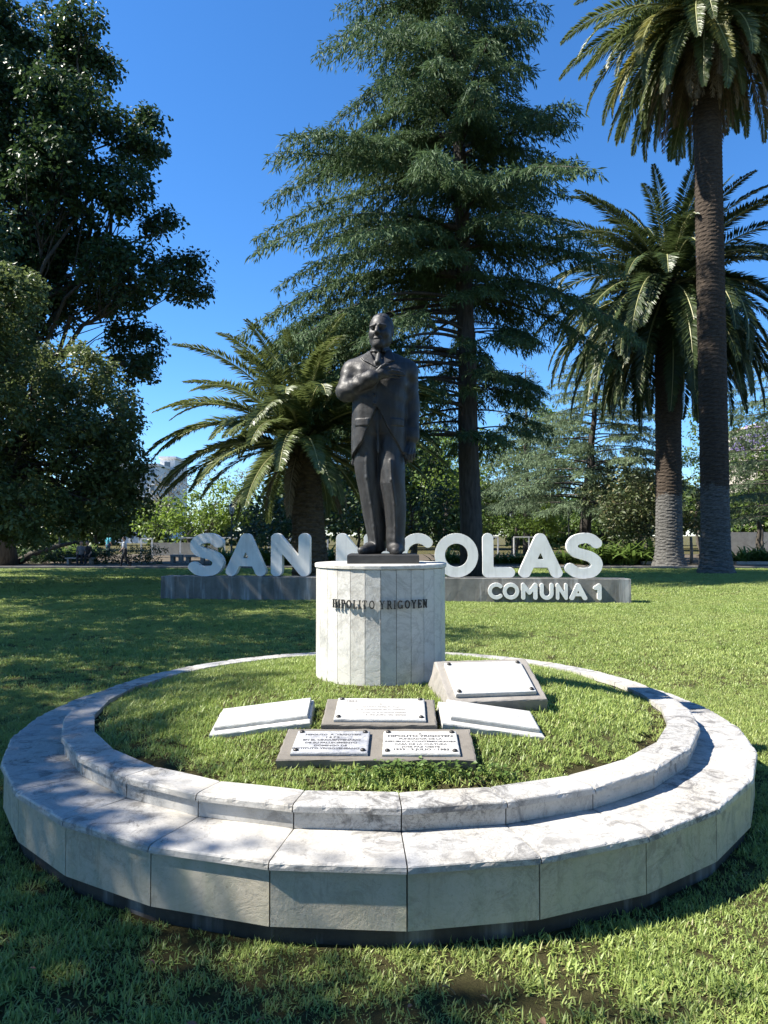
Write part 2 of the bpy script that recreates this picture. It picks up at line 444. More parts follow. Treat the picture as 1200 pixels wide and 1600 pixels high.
# ------------------------------------------------------------------ plinth
PR, PZ0, PZ1 = .470, .52, 1.405
plinth = empty('statue_plinth', (CX, CY, PZ0))
tag(plinth, 'round plinth faced with upright white marble strips carrying a name in bronze letters', 'plinth')
g = Geo(); n = 56
V = [(PR * .93 * math.sin(2 * np.pi * k / n), -PR * .93 * math.cos(2 * np.pi * k / n), z) for z in (0, PZ1 - PZ0 - .034) for k in range(n)]
g.add(V, [np.array([(k, (k + 1) % n, n + (k + 1) % n, n + k) for k in range(n)])])
g.F.setdefault(n, []).append(np.arange(n)[None] + n)
g.build('core', M['core'], plinth)
PPHI = R(.3)
for k in range(NSEG):
    a, b = PPHI + k * 2 * np.pi / NSEG, PPHI + (k + 1) * 2 * np.pi / NSEG
    o = slab('marble_strip', a, b, PR - .035, PR - .004, 0, PZ1 - PZ0 - .032, M['strip'], plinth, edge=.001, chip=0, gap=.0017, ns=2)
g = Geo(); n = NSEG
for rr, z in ((PR - .002, PZ1 - PZ0 - .030), (PR + .006, PZ1 - PZ0 - .026), (PR + .007, PZ1 - PZ0 - .006), (PR + .002, PZ1 - PZ0)):
    g.V.append(np.array([(*pt(rr, PPHI + k * 2 * np.pi / n), z) for k in range(n)])); g.n += n
i = np.arange(3)[:, None] * n; j = np.arange(n)[None]; k = (j + 1) % n
g.F[4] = [np.stack([i + j, i + k, i + n + k, i + n + j], -1).reshape(-1, 4)]; g.F[n] = [np.arange(n)[None] + 3 * n, np.arange(n)[None, ::-1]]
g.build('cap', M['strip'], plinth)

# serif letters: strokes (thick or thin), as a field, cut out and given thickness
def stroke_field(X, Z, strokes):
    d = np.full(np.broadcast(X, Z).shape, 9.)
    for pts, w in strokes:
        pts = np.asarray(pts, float)
        for p, q in zip(pts[:-1], pts[1:]):
            e = q - p; tt = np.clip(((X - p[0]) * e[0] + (Z - p[1]) * e[1]) / (e @ e + 1e-12), 0, 1)
            d = np.minimum(d, np.hypot(X - p[0] - tt * e[0], Z - p[1] - tt * e[1]) - w)
    return d
def extruded(strokes, width, height, depth, h, rnd=.0, pad=.05):
    """letter mesh: x along the text, z up, from y=-depth (front) to y=0"""
    x = np.arange(-pad, width + pad + h, h); z = np.arange(-pad, height + pad + h, h); y = np.arange(-depth - 2 * h, 2.01 * h, h if depth > 3 * h else depth / 3)
    hy = y[1] - y[0]
    d2 = stroke_field(x[:, None], z[None], strokes)[:, None, :]
    dy = np.abs(y + depth / 2) - depth / 2; dy = dy[None, :, None]
    a = d2 + rnd; b = dy + rnd
    Fd = np.minimum(np.maximum(a, b), 0) + np.hypot(np.maximum(a, 0), np.maximum(b, 0)) - rnd
    V, F = surface_nets(Fd, (0, 0, 0), 1.0)
    V = np.array((x[0], y[0], z[0])) + V * np.array((h, hy, h))
    V[np.abs(V[:, 1] + depth) < .8 * hy, 1] = -depth; V[np.abs(V[:, 1]) < .8 * hy, 1] = 0
    return V, F
def arc(cx, cy, rx, ry, a0, a1, n=18):
    th = np.radians(np.linspace(a0, a1, n)); return np.stack([cx + rx * np.cos(th), cy + ry * np.sin(th)], 1)
TK, TN = .085, .045
def serif(x, y, w=.14): return ([(x - w, y), (x + w, y)], TN)
SER = {
 'H': ([([(.2, .05), (.2, .95)], TK), ([(.68, .05), (.68, .95)], TK), ([(.2, .5), (.68, .5)], TN), serif(.2, .04), serif(.2, .96), serif(.68, .04), serif(.68, .96)], .88),
 'I': ([([(.2, .05), (.2, .95)], TK), serif(.2, .04), serif(.2, .96)], .40),
 'P': ([([(.2, .05), (.2, .95)], TK), ([(.2, .95), (.42, .95)], TN), (arc(.42, .71, .2, .24, 90, -90), TK * .9), ([(.2, .47), (.42, .47)], TN), serif(.2, .04), serif(.16, .96, .1)], .70),
 'O': ([(arc(.42, .5, .33, .43, 0, 360, 32), TK * .9)], .84),
 'L': ([([(.2, .05), (.2, .95)], TK), ([(.2, .05), (.62, .05), (.64, .25)], TN), serif(.2, .96), serif(.16, .04, .1)], .70),
 'T': ([([(.38, .05), (.38, .95)], TK), ([(.06, .78), (.07, .95), (.69, .95), (.70, .78)], TN), serif(.38, .04)], .76),
 'Y': ([([(.40, .05), (.40, .45)], TK), ([(.40, .45), (.12, .95)], TK * .9), ([(.40, .45), (.68, .95)], TN), serif(.40, .04), serif(.12, .96, .1), serif(.68, .96, .1)], .80),
 'R': ([([(.2, .05), (.2, .95)], TK), ([(.2, .95), (.42, .95)], TN), (arc(.42, .73, .19, .22, 90, -90), TK * .9), ([(.2, .51), (.42, .51)], TN), ([(.42, .5), (.70, .05)], TK * .9), serif(.2, .04), serif(.16, .96, .1), serif(.72, .04, .07)], .80),
 'G': ([(arc(.43, .5, .34, .43, 50, 340), TK * .9), ([(.75, .36), (.75, .1)], TK), ([(.58, .38), (.84, .38)], TN), ([(.68, .78), (.70, .95)], TN)], .86),
 'E': ([([(.2, .05), (.2, .95)], TK), ([(.14, .95), (.60, .95), (.62, .78)], TN), ([(.14, .05), (.62, .05), (.64, .25)], TN), ([(.2, .5), (.48, .5)], TN), ([(.48, .4), (.48, .6)], TN)], .70),
 'N': ([([(.2, .05), (.2, .95)], TN), ([(.2, .95), (.70, .05)], TK), ([(.70, .05), (.70, .95)], TN), serif(.2, .04, .1), serif(.14, .96, .1), serif(.70, .96, .1)], .90)}
name_txt = 'HIPOLITO YRIGOYEN'; LH = .056
widths = [SER[c][1] if c != ' ' else .32 for c in name_txt]; tot = sum(widths); span = R(85); ang = -span / 2 + R(-.5)
cache = {}
for c, w in zip(name_txt, widths):
    mid = ang + span * (w / tot) / 2; ang += span * w / tot
    if c == ' ': continue
    if c not in cache:
        V, F = extruded([(np.array(p) * LH, ww * LH) for p, ww in SER[c][0]], w * LH, LH, .010, .0024, pad=.006)
        V[:, 0] = (V[:, 0] - w * LH / 2) * .80; V[:, 1] -= .006
        cache[c] = fast_mesh('letter', V, [F])
    o = mobj('letter', cache[c], M['letter_bronze'], plinth)
    p = pt(PR - .004 + .002, mid); o.location = (p[0], p[1], 1.118 - PZ0); o.rotation_euler = (0, 0, mid)

# ------------------------------------------------------------------ plaques on the mound
def text_mesh(lines, size, gap, width=None):
    """flat lettering, centred lines: list of (text, size factor, x offset)"""
    V, F, n = [], {}, 0; y = 0
    for ln in lines:
        tx, sf = ln[0], ln[1]
        cu = bpy.data.curves.new('t', 'FONT'); cu.body = tx; cu.size = size * sf; cu.align_x = 'CENTER'; cu.resolution_u = 2; cu.fill_mode = 'FRONT'
        cu.offset = size * sf * .035
        ob = bpy.data.objects.new('t', cu); COL.objects.link(ob)
        bpy.context.view_layer.update()
        me = ob.evaluated_get(bpy.context.evaluated_depsgraph_get()).to_mesh()
        co = np.array([v.co[:] for v in me.vertices]).reshape(-1, 3)
        if len(co):
            co[:, 0] *= (ln[3] if len(ln) > 3 else 1.0); co[:, 0] += ln[2] if len(ln) > 2 else 0; co[:, 1] += y
            for p in me.polygons: F.setdefault(len(p.vertices), []).append([q + n for q in p.vertices])
            V.append(co); n += len(co)
        bpy.data.objects.remove(ob); y -= gap * (ln[4] if len(ln) > 4 else 1.0)
    return np.concatenate(V), [np.array(f) for f in F.values()]

def frame(origin, yaw, tilt, roll=0):
    return Matrix.Translation(origin) @ Matrix.Rotation(yaw, 4, 'Z') @ Matrix.Rotation(tilt, 4, 'X') @ Matrix.Rotation(-roll, 4, 'Y')
def worn_box(w, d, z0, z1, chip=.006, skirt=0.0, nseg=14, taper=0.0):
    """block, origin at its front middle, x in +-w/2, y 0..d, worn top edges"""
    def loop(inset, z, amp, wid=0.0):
        P = []
        for (ax, ay), (bx, by) in (((-1, 0), (1, 0)), ((1, 0), (1, 1)), ((1, 1), (-1, 1)), ((-1, 1), (-1, 0))):
            for k in range(nseg):
                u = k / nseg; x = (ax + (bx - ax) * u) * (w / 2 - inset + wid); y = (ay + (by - ay) * u); y = -wid + inset + y * (d - 2 * inset + 2 * wid)
                P.append((x + rng.normal() * amp, y + rng.normal() * amp, z + rng.normal() * amp * .5))
        return P
    L = [loop(0, z0, chip * .4, taper), loop(0, z0 + .5 * (z1 - z0), chip * .4, taper * .5), loop(0, z1 - .008, chip * .25), loop(.003, z1 - .002, chip * .3), loop(.010, z1, chip * .1)]
    n = len(L[0]); V = np.concatenate([np.array(l) for l in L]); i = np.arange(4)[:, None] * n; j = np.arange(n)[None]; k = (j + 1) % n
    gg = Geo(); gg.add(V, [np.stack([i + j, i + k, i + n + k, i + n + j], -1).reshape(-1, 4)])
    gg.F[n] = [np.arange(n)[None] + 4 * n]
    return gg
def bolt_mesh():
    gg = Geo(); prof = [(.0135, 0), (.0135, .003), (.012, .007), (.008, .010), (.003, .0115)]; n = 14
    V = [(r * math.cos(2 * np.pi * q / n), r * math.sin(2 * np.pi * q / n), z) for r, z in prof for q in range(n)]
    i = np.arange(4)[:, None] * n; j = np.arange(n)[None]; k = (j + 1) % n
    gg.add(V, [np.stack([i + j, i + k, i + n + k, i + n + j], -1).reshape(-1, 4)]); gg.F[n] = [np.arange(n)[None] + 4 * n]
    me = gg.mesh('bolt'); me.materials.append(M['bolt']); return me
BOLT = bolt_mesh()
def plate(parent, x, y, w, d, z, mat, lines=None, size=.02, gap=.03, ink='ink', ty=None, th=.018, bolts=True, yaw=0.0, label=None):
    gg = worn_box(w, d, 0, th, chip=.0015, nseg=10)
    o = gg.build('plate', mat, parent); o.location = (x, y, z); o.rotation_euler = (0, 0, yaw)
    if label: o['label'] = label
    if bolts:
        for bx in (-w / 2 + .025, w / 2 - .025):
            for by in (.025, d - .022):
                b = mobj('bolt', BOLT, None, o); b.location = (bx, by, th - .0005)
    if lines:
        V, F = text_mesh(lines, size, gap); V = V.copy(); V[:, 1] += (ty if ty is not None else d - .06); V[:, 2] = th + .0008
        gg = Geo(); gg.add(V, F); gg.build('lettering', M[ink], o)
    return o
def block(name, label, origin, yaw, tilt, roll, w, d, h_front, mat, taper=.012, chip=.006):
    root = bpy.data.objects.new(name, None); COL.objects.link(root); root.empty_display_size = .1
    root.matrix_world = frame(Vector(origin), R(yaw), R(tilt), R(roll)); tag(root, label, 'plaque', 'memorial plaques set in the grass before the plinth')
    worn_box(w, d, -h_front - .16, 0, chip, taper=taper).build('base', mat, root)
    return root
b1 = block('plaque_block', 'wide grey concrete block nearest the planter rim carrying two marble plates', (-.039, 3.545, .506), -1.5, 7.0, .3, .985, .385, .06, M['concrete'], taper=-.02, chip=.008)
plate(b1, -.235, .035, .385, .275, .0015, M['plate_old'], [('HIPOLITO  A  YRIGOYEN', 1.0), ('1 8 7 2', 1.0), ('EN EL CINCUENTENARIO', 1.), ('DE SU FALLECIMIENTO', 1.), ('DOMINGO DE', 1.), ('INSTITUTO YRIGOYENEANO', 1., -.02)], .026, .0345, 'ink', .212, label='blotched blue-grey marble plate')
plate(b1, .222, .030, .385, .280, .0015, M['plate'], [('A', 1.0), ('HIPOLITO YRIGOYEN', 1.45, 0, .93), ('FUNDADOR DE LA', 1.), ('REPUBLICA CONTEMPORANEA', 1.), ('CASA DE LA CULTURA', 1.), ('JOSE PAZ OESTE', 1.), ('1933 - 3 JULIO - 1983', 1.2)], .026, .033, 'ink', .230)
b2 = block('plaque_block', 'grey concrete block with one wide stained marble plate, behind the two-plate block', (-.028, 3.925, .575), -1.5, 10.5, 0, .63, .345, .06, M['concrete'], taper=-.01)
plate(b2, .004, .028, .505, .285, .0015, M['plate'], [('1852', 1.5, -.17), ('A', 1.), ('La Union Civica Radical', .9), ('en el Centenario de su natalicio', .9), ('Homenaje de la Juventud Radical', .9), ('3 de Julio de 2002', 1.3, .03)], .024, .036, 'ink_faint', .225, label='stained marble plate with faded lettering')
b3 = block('plaque_block', 'tilted concrete block with one large blank white marble plate beside the plinth', (.690, 4.325, .612), 9.0, 25.0, 0, .615, .425, .06, M['concrete_pale'], taper=.02, chip=.007)
plate(b3, -.005, .045, .505, .325, .0015, M['plate'], None, th=.024)
b4 = block('plaque_slab', 'thin pale marble slab lying on the grass, low end toward the shaded rim', (-.687, 3.985, .540), 1.5, 8.5, 7.2, .56, .325, .03, M['slab_white'], taper=.0, chip=.004)
plate(b4, .004, .045, .525, .265, .0015, M['plate'], None, bolts=False, th=.022)
b5 = block('plaque_slab', 'thin pale marble slab lying on the grass just below the large blank plate', (.605, 3.965, .535), .5, 8.0, -8.5, .57, .325, .03, M['slab_white'], taper=.0, chip=.004)
plate(b5, .012, .050, .50, .262, .0015, M['plate'], None, bolts=False, th=.024)

# ------------------------------------------------------------------ bronze statue
class Field:
    def __init__(s, lo, hi, h):
        s.lo = np.array(lo, float); s.h = h; s.n = np.ceil((np.array(hi) - s.lo) / h).astype(int) + 1
        ax = [s.lo[i] + np.arange(s.n[i]) * h for i in range(3)]
        s.X, s.Y, s.Z = ax[0][:, None, None], ax[1][None, :, None], ax[2][None, None]
        s.F = np.full(s.n, 1.0, np.float32)
    def win(s, lo, hi):
        a = np.clip(np.floor((np.array(lo) - s.lo) / s.h).astype(int), 0, s.n); b = np.clip(np.ceil((np.array(hi) - s.lo) / s.h).astype(int) + 1, 0, s.n)
        return (slice(a[0], b[0]), slice(a[1], b[1]), slice(a[2], b[2]))
    def put(s, fn, lo, hi, k=.01, mode='u', pad=.05):
        w = s.win(np.array(lo) - pad, np.array(hi) + pad)
        d = fn(s.X[w[0]], s.Y[:, w[1]], s.Z[:, :, w[2]]).astype(np.float32); f = s.F[w]
        if mode == 'u':
            hh = np.maximum(k - np.abs(f - d), 0) / k; s.F[w] = np.minimum(f, d) - hh * hh * k * .25
        elif mode == 's':
            hh = np.maximum(k - np.abs(f + d), 0) / k; s.F[w] = np.maximum(f, -d) + hh * hh * k * .25
    def cone(s, a, b, ra, rb, k=.012, mode='u'):
        a, b = np.array(a, float), np.array(b, float); e = b - a; L2 = e @ e
        def fn(X, Y, Z):
            t = np.clip(((X - a[0]) * e[0] + (Y - a[1]) * e[1] + (Z - a[2]) * e[2]) / L2, 0, 1)
            return np.sqrt((X - a[0] - t * e[0]) ** 2 + (Y - a[1] - t * e[1]) ** 2 + (Z - a[2] - t * e[2]) ** 2) - (ra + (rb - ra) * t)
        m = max(ra, rb); s.put(fn, np.minimum(a, b) - m, np.maximum(a, b) + m, k, mode)
    def ell(s, c, r, k=.012, mode='u', M3=None, cut=None):
        c, r = np.array(c, float), np.array(r, float)
        def fn(X, Y, Z):
            x, y, z = X - c[0], Y - c[1], Z - c[2]
            if M3 is not None: x, y, z = (M3[i][0] * x + M3[i][1] * y + M3[i][2] * z for i in range(3))
            q = np.sqrt((x / r[0]) ** 2 + (y / r[1]) ** 2 + (z / r[2]) ** 2)
            d = (q - 1) * min(r)
            if cut is not None: d = np.maximum(d, cut(x, y, z))
            return d
        m = max(r); s.put(fn, c - m, c + m, k, mode)
    def mesh(s): return surface_nets(s.F, s.lo, s.h)

def loft(tab, p=2.4):
    tab = np.array(tab, float)
    def fn(X, Y, Z):
        a, b, cx, cy = (np.interp(Z, tab[:, 0], tab[:, i]) for i in range(1, 5))
        q = (np.abs((X - cx) / a) ** p + np.abs((Y - cy) / b) ** p) ** (1 / p)
        d = (q - 1) * np.minimum(a, b)
        return np.maximum(d, np.maximum(tab[0, 0] - Z, Z - tab[-1, 0]))
    return fn
def poly2(X, Z, P):
    """signed distance to a polygon in the x-z plane"""
    P = np.array(P, float); d = np.full(np.broadcast(X, Z).shape, 9.); ins = np.zeros(d.shape, bool)
    for p, q in zip(P, np.roll(P, -1, 0)):
        e = q - p; t = np.clip(((X - p[0]) * e[0] + (Z - p[1]) * e[1]) / (e @ e), 0, 1)
        d = np.minimum(d, np.hypot(X - p[0] - t * e[0], Z - p[1] - t * e[1]))
        c = (p[1] > Z) != (q[1] > Z); ins ^= c & (X < (q[0] - p[0]) * (Z - p[1]) / (q[1] - p[1] + 1e-12) + p[0])
    return np.where(ins, -d, d)
U = lambda u, v: ((u - 425) * .001251, (1484 - v) * .001251)

S = Field((-.40, -.30, -.01), (.32, .24, 1.80), .0047)
# legs, hips (trousers)
S.put(loft([(.02, .062, .070, -.042, .045), (.08, .067, .076, -.042, .04), (.193, .077, .082, -.052, .03), (.355, .086, .090, -.073, .02), (.543, .092, .100, -.103, .01), (.655, .097, .108, -.112, .005), (.80, .099, .114, -.112, .0), (.95, .099, .116, -.11, .0)], 1.9), (-.25, -.15, 0), (.1, .2, .95), .02)
S.put(loft([(.02, .066, .074, .089, -.035), (.08, .067, .078, .089, -.04), (.193, .070, .082, .089, -.042), (.355, .083, .090, .080, -.05), (.50, .093, .105, .064, -.055), (.60, .096, .108, .060, -.045), (.72, .099, .114, .055, -.02), (.80, .099, .116, .055, -.01), (.95, .099, .116, .05, .0)], 1.9), (-.05, -.18, 0), (.2, .12, .95), .012)
for cx, cy, tab in ((0, 0, [(.05, -.048, -.036), (.193, -.062, -.052), (.355, -.085, -.070), (.543, -.112, -.092), (.70, -.118, -.104)]), (0, 0, [(.05, .084, -.116), (.193, .086, -.126), (.355, .082, -.142), (.52, .060, -.162), (.66, .05, -.150)])):
    for p, q in zip(tab[:-1], tab[1:]): S.cone((p[1], p[2], p[0]), (q[1], q[2], q[0]), .006, .006, .018)
S.put(loft([(.78, .060, .030, -.03, 0), (.86, .150, .100, -.03, 0), (.95, .172, .128, -.03, 0), (1.10, .165, .125, -.03, 0)], 2.2), (-.25, -.15, .78), (.2, .15, 1.1), .05)
S.cone((-.04, -.122, 1.0), (-.035, -.118, .72), .008, .010, .02)                    # fly
# shoes
S.cone((-.045, .075, .030), (-.10, -.035, .036), .040, .044, .02); S.cone((-.10, -.035, .034), (-.150, -.118, .026), .043, .030, .02)
S.cone((.090, .030, .030), (.090, -.09, .036), .040, .045, .02); S.cone((.090, -.09, .034), (.088, -.175, .026), .045, .032, .02)
# coat
coat_tab = [(.645, .203, .142, -.028, .004), (.80, .203, .148, -.028, 0), (.95, .199, .152, -.028, 0), (1.10, .196, .155, -.026, -.004), (1.22, .206, .150, -.022, -.004), (1.31, .220, .136, -.020, 0), (1.365, .230, .114, -.018, .006), (1.398, .213, .098, -.018, .012), (1.430, .152, .086, -.018, .014), (1.462, .076, .074, -.018, .014)]
coat0 = loft(coat_tab, 2.5)
zl, xl = [.60, .705, .806, .95, 1.043], [-.27, -.219, -.144, -.085, -.046]
zr, xr = [.60, .674, .856, 1.043], [.21, .163, .056, -.046]
Vop = [U(352, 322), U(440, 332), U(391, 430)]
def coat(X, Y, Z):
    d = coat0(X, Y, Z)
    d = d - .004 * np.sin(26 * X + 9 * Z + 2.0 * np.sin(5 * Z)) * (Z < 1.0) * np.clip((1.0 - Z) * 4, 0, 1) - .0035 * np.sin(38 * Z + 22 * X) * np.clip(1 - np.abs(Z - 1.10) / .10, 0, 1)
    wedge = np.minimum(np.minimum(X - np.interp(Z, zl, xl), np.interp(Z, zr, xr) - X), np.minimum(.03 - Y, 1.043 - Z))
    d = np.maximum(d, wedge)
    vo = np.maximum(poly2(X, Z, Vop), Y + .0)
    return np.maximum(d, -np.maximum(vo, -(d + .016)))
S.put(coat, (-.28, -.2, .645), (.26, .2, 1.46), .008)
for P in ([U(346, 316), U(322, 338), U(299, 366), U(312, 384), U(392, 434), U(374, 385), U(356, 340)], [U(466, 312), U(480, 345), U(492, 384), U(388, 434), U(412, 388), U(440, 336)]):
    S.put(lambda X, Y, Z, P=P: np.maximum(np.maximum(coat0(X, Y, Z) - .012, poly2(X, Z, P)), Y + .01), (-.2, -.2, 1.28), (.12, .05, 1.48), .004)
x0, z0 = U(389, 436); x1, z1 = U(388, 648)
S.cone((x0, -.158, z0), (x1 - .004, -.160, z1), .005, .005, .006, 's')              # coat front edge
for v in (520, 590, 640): a = U(381, v); S.cone((a[0] - .004, -.158, a[1]), (a[0] - .004, -.164, a[1]), .010, .009, .003)
S.cone((*U(400, 352)[:1], -.092, U(400, 352)[1]), (U(396, 400)[0], -.128, U(396, 400)[1]), .018, .024, .008)   # tie
def ripple(lo, hi, fn):
    w = S.win(lo, hi); X, Y, Z = S.X[w[0]], S.Y[:, w[1]], S.Z[:, :, w[2]]
    def fade(v, a, b, m): return np.clip((v - a) / m, 0, 1) * np.clip((b - v) / m, 0, 1)
    S.F[w] += (fn(X, Y, Z) * fade(X, lo[0], hi[0], .04) * fade(Y, lo[1], hi[1], .03) * fade(Z, lo[2], hi[2], .05)).astype(np.float32)
ripple((-.26, -.25, .02), (.22, .20, .74), lambda X, Y, Z: .0017 * np.sin(70 * X + 5 * Z + 2.0 * np.sin(11 * Z + 6 * X)) + .0016 * np.sin(17 * Z + 22 * X + 2.2 * np.sin(9 * Z)) + .0034 * np.clip(1 - Z / .17, 0, 1) * np.sin(85 * Z + 24 * X))
ripple((-.26, -.25, .64), (.24, .0, 1.33), lambda X, Y, Z: .0014 * np.sin(24 * Z + 30 * X + 2.5 * np.sin(8 * Z - 9 * X)) + .0012 * np.sin(62 * X - 12 * Z + 2 * np.sin(14 * Z)))
for x0_, x1_, z_ in ((-.20, -.10, .93), (.055, .150, .93)):                          # pocket flaps
    S.put(lambda X, Y, Z, a=x0_, b=x1_, z=z_: np.maximum(np.maximum(coat0(X, Y, Z) - .007, np.maximum(np.abs(X - (a + b) / 2) - (b - a) / 2, np.abs(Z - z) - .024)), Y + .01), (x0_, -.2, z_ - .03), (x1_, 0, z_ + .03), .003)
# neck and collar
S.cone((-.018, .012, 1.40), (-.018, .0, 1.53), .064, .060, .015)
S.cone((-.075, -.012, 1.475), (-.03, -.080, 1.448), .013, .014, .008); S.cone((.040, -.012, 1.475), (.004, -.078, 1.448), .013, .014, .008)
S.cone((-.072, .03, 1.46), (.036, .03, 1.46), .03, .03, .02)
# arm lying across the chest
S.ell((-.218, .008, 1.318), (.074, .080, .076), .04)
S.cone((-.226, .005, 1.315), (-.268, -.035, 1.175), .070, .070, .03)
S.cone((-.268, -.040, 1.158), (-.085, -.198, 1.222), .068, .052, .025)
S.cone((-.115, -.192, 1.214), (-.078, -.204, 1.228), .056, .055, .006)
for f, w in ((.25, .012), (.42, .010), (.6, .009), (.78, .008)):
    c = np.array((-.268, -.040, 1.158)) * (1 - f) + np.array((-.085, -.198, 1.222)) * f
    S.cone(c + (-.01, -.045, .045), c + (.02, -.052, -.03), w, w * .7, .016)
ripple((-.36, -.30, 1.06), (-.06, .06, 1.38), lambda X, Y, Z: .0026 * np.sin(46 * (X + .55 * Z) + 3 * np.sin(14 * Y + 9 * Z)) + .0012 * np.sin(90 * Z + 40 * X))
# hand on the chest
S.cone((-.075, -.208, 1.234), (-.01, -.208, 1.262), .031, .034, .012); S.cone((-.03, -.205, 1.236), (.02, -.202, 1.251), .026, .026, .014)
for pts, r in (([(.004, -.212, 1.284), (.050, -.212, 1.296), (.085, -.200, 1.294), (.108, -.184, 1.284)], .0115),
               ([(.012, -.214, 1.266), (.065, -.212, 1.277), (.110, -.198, 1.272), (.142, -.180, 1.264)], .0118),
               ([(.012, -.210, 1.250), (.064, -.208, 1.256), (.112, -.194, 1.252), (.152, -.178, 1.250)], .0112),
               ([(.006, -.204, 1.232), (.050, -.202, 1.235), (.088, -.192, 1.234), (.116, -.180, 1.234)], .0098),
               ([(-.040, -.222, 1.272), (-.012, -.224, 1.300), (.014, -.216, 1.318), (.034, -.205, 1.324)], .0125)):
    for k in range(3): S.cone(pts[k], pts[k + 1], r * (1 - .1 * k), r * (.92 - .1 * k), .0045)
# hanging arm
S.ell((.178, .008, 1.315), (.070, .078, .076), .04)
S.cone((.184, .005, 1.31), (.204, .020, 1.06), .066, .060, .03); S.cone((.204, .020, 1.06), (.205, -.020, .845), .060, .052, .02)
S.cone((.205, -.018, .868), (.205, -.022, .838), .056, .056, .006)
ripple((.13, -.12, .84), (.29, .12, 1.34), lambda X, Y, Z: .0018 * np.sin(26 * Z + 40 * X + 2.5 * np.sin(15 * Z)) + .0012 * np.sin(60 * Z - 70 * X))
S.cone((.204, -.026, .835), (.196, -.040, .765), .030, .036, .012)
for pts, r in (([(.172, -.062, .765), (.160, -.082, .725), (.158, -.082, .690), (.170, -.068, .668)], .0118), ([(.190, -.070, .752), (.180, -.090, .708), (.176, -.086, .672), (.186, -.068, .655)], .0120),
               ([(.207, -.062, .750), (.202, -.082, .708), (.198, -.078, .675), (.204, -.060, .660)], .0115), ([(.222, -.048, .755), (.222, -.066, .718), (.218, -.062, .690), (.218, -.046, .678)], .010),
               ([(.168, -.035, .800), (.148, -.066, .778), (.140, -.080, .746), (.146, -.086, .722)], .0125)):
    for k in range(3): S.cone(pts[k], pts[k + 1], r * (1 - .1 * k), r * (.92 - .1 * k), .0045)
# head, turned a little toward the raised arm
HY, HP = R(-14), R(3)
HM = (Matrix.Rotation(HY, 3, 'Z') @ Matrix.Rotation(HP, 3, 'X'))
HI = np.array(HM.transposed())
H0 = np.array((-.016, -.022, 1.607)); HS = 1.035
hp = lambda *p: H0 + np.array(HM) @ np.array(p) * HS
he = lambda c, r, k=.012, mode='u', cut=None: S.ell(hp(*c), np.array(r) * HS, k, mode, HI, cut)
hc = lambda a, b, ra, rb, k=.01, mode='u': S.cone(hp(*a), hp(*b), ra * HS, rb * HS, k, mode)
he((0, .018, .022), (.080, .098, .098), .02); he((0, -.024, -.040), (.074, .076, .086), .03)
he((0, -.078, -.104), (.030, .026, .026), .02); hc((-.052, -.005, -.068), (-.014, -.070, -.106), .024, .022, .025); hc((.052, -.005, -.068), (.014, -.070, -.106), .024, .022, .025)
for s_ in (-1, 1):
    he((s_ * .042, -.062, -.030), (.026, .024, .026), .025)
    he((s_ * .033, -.100, .000), (.024, .018, .017), .012, 's'); he((s_ * .032, -.080, .000), (.015, .014, .012), .004)
    hc((s_ * .014, -.100, .022), (s_ * .054, -.080, .018), .0115, .009, .010)
    hc((s_ * .018, -.095, .007), (s_ * .046, -.085, .006), .0045, .004, .004)
    he((s_ * .013, -.106, -.036), (.0105, .012, .0095), .006)
    hc((s_ * .020, -.104, -.034), (s_ * .036, -.088, -.076), .0048, .004, .006, 's')
    he((s_ * .079, .015, -.006), (.011, .024, .034), .006); he((s_ * .086, .010, -.004), (.006, .012, .018), .004, 's')
hc((0, -.092, .020), (0, -.116, -.026), .0115, .0165, .008)
hc((-.022, -.094, -.068), (.022, -.094, -.068), .0085, .0085, .006); hc((-.017, -.093, -.085), (.017, -.093, -.085), .0085, .0085, .006)
hc((-.026, -.104, -.0765), (.026, -.104, -.0765), .0035, .0035, .004, 's')
he((0, .024, .028), (.0845, .102, .102), .006, 'u', cut=lambda x, y, z: np.maximum(-(z - .030 + (y + .030) * .80 + .5 * np.maximum(0, np.abs(x) - .045)) - .004 * np.sin(95 * x), -.002 - .0028 * np.sin(150 * x + 25 * z) + 0 * y))
S.F[:, :, :2] = np.maximum(S.F[:, :, :2], .003)
V, F = S.mesh()
statue = empty('bronze_statue', (CX, CY, PZ1)); statue.rotation_euler = (0, 0, 0)
tag(statue, 'dark bronze statue of a standing man in a tailcoat, one hand laid on his chest', 'statue')
V = V * 1.01 + np.array((.018, 0, .062))
mobj('figure', fast_mesh('figure', V, [F]), M['bronze'], statue, True)
gg = worn_box(.50, .40, 0, .063, chip=.002, nseg=8)
o = gg.build('base_slab', M['grey_slab'], statue); o.location = (.018, -.22, .0008)

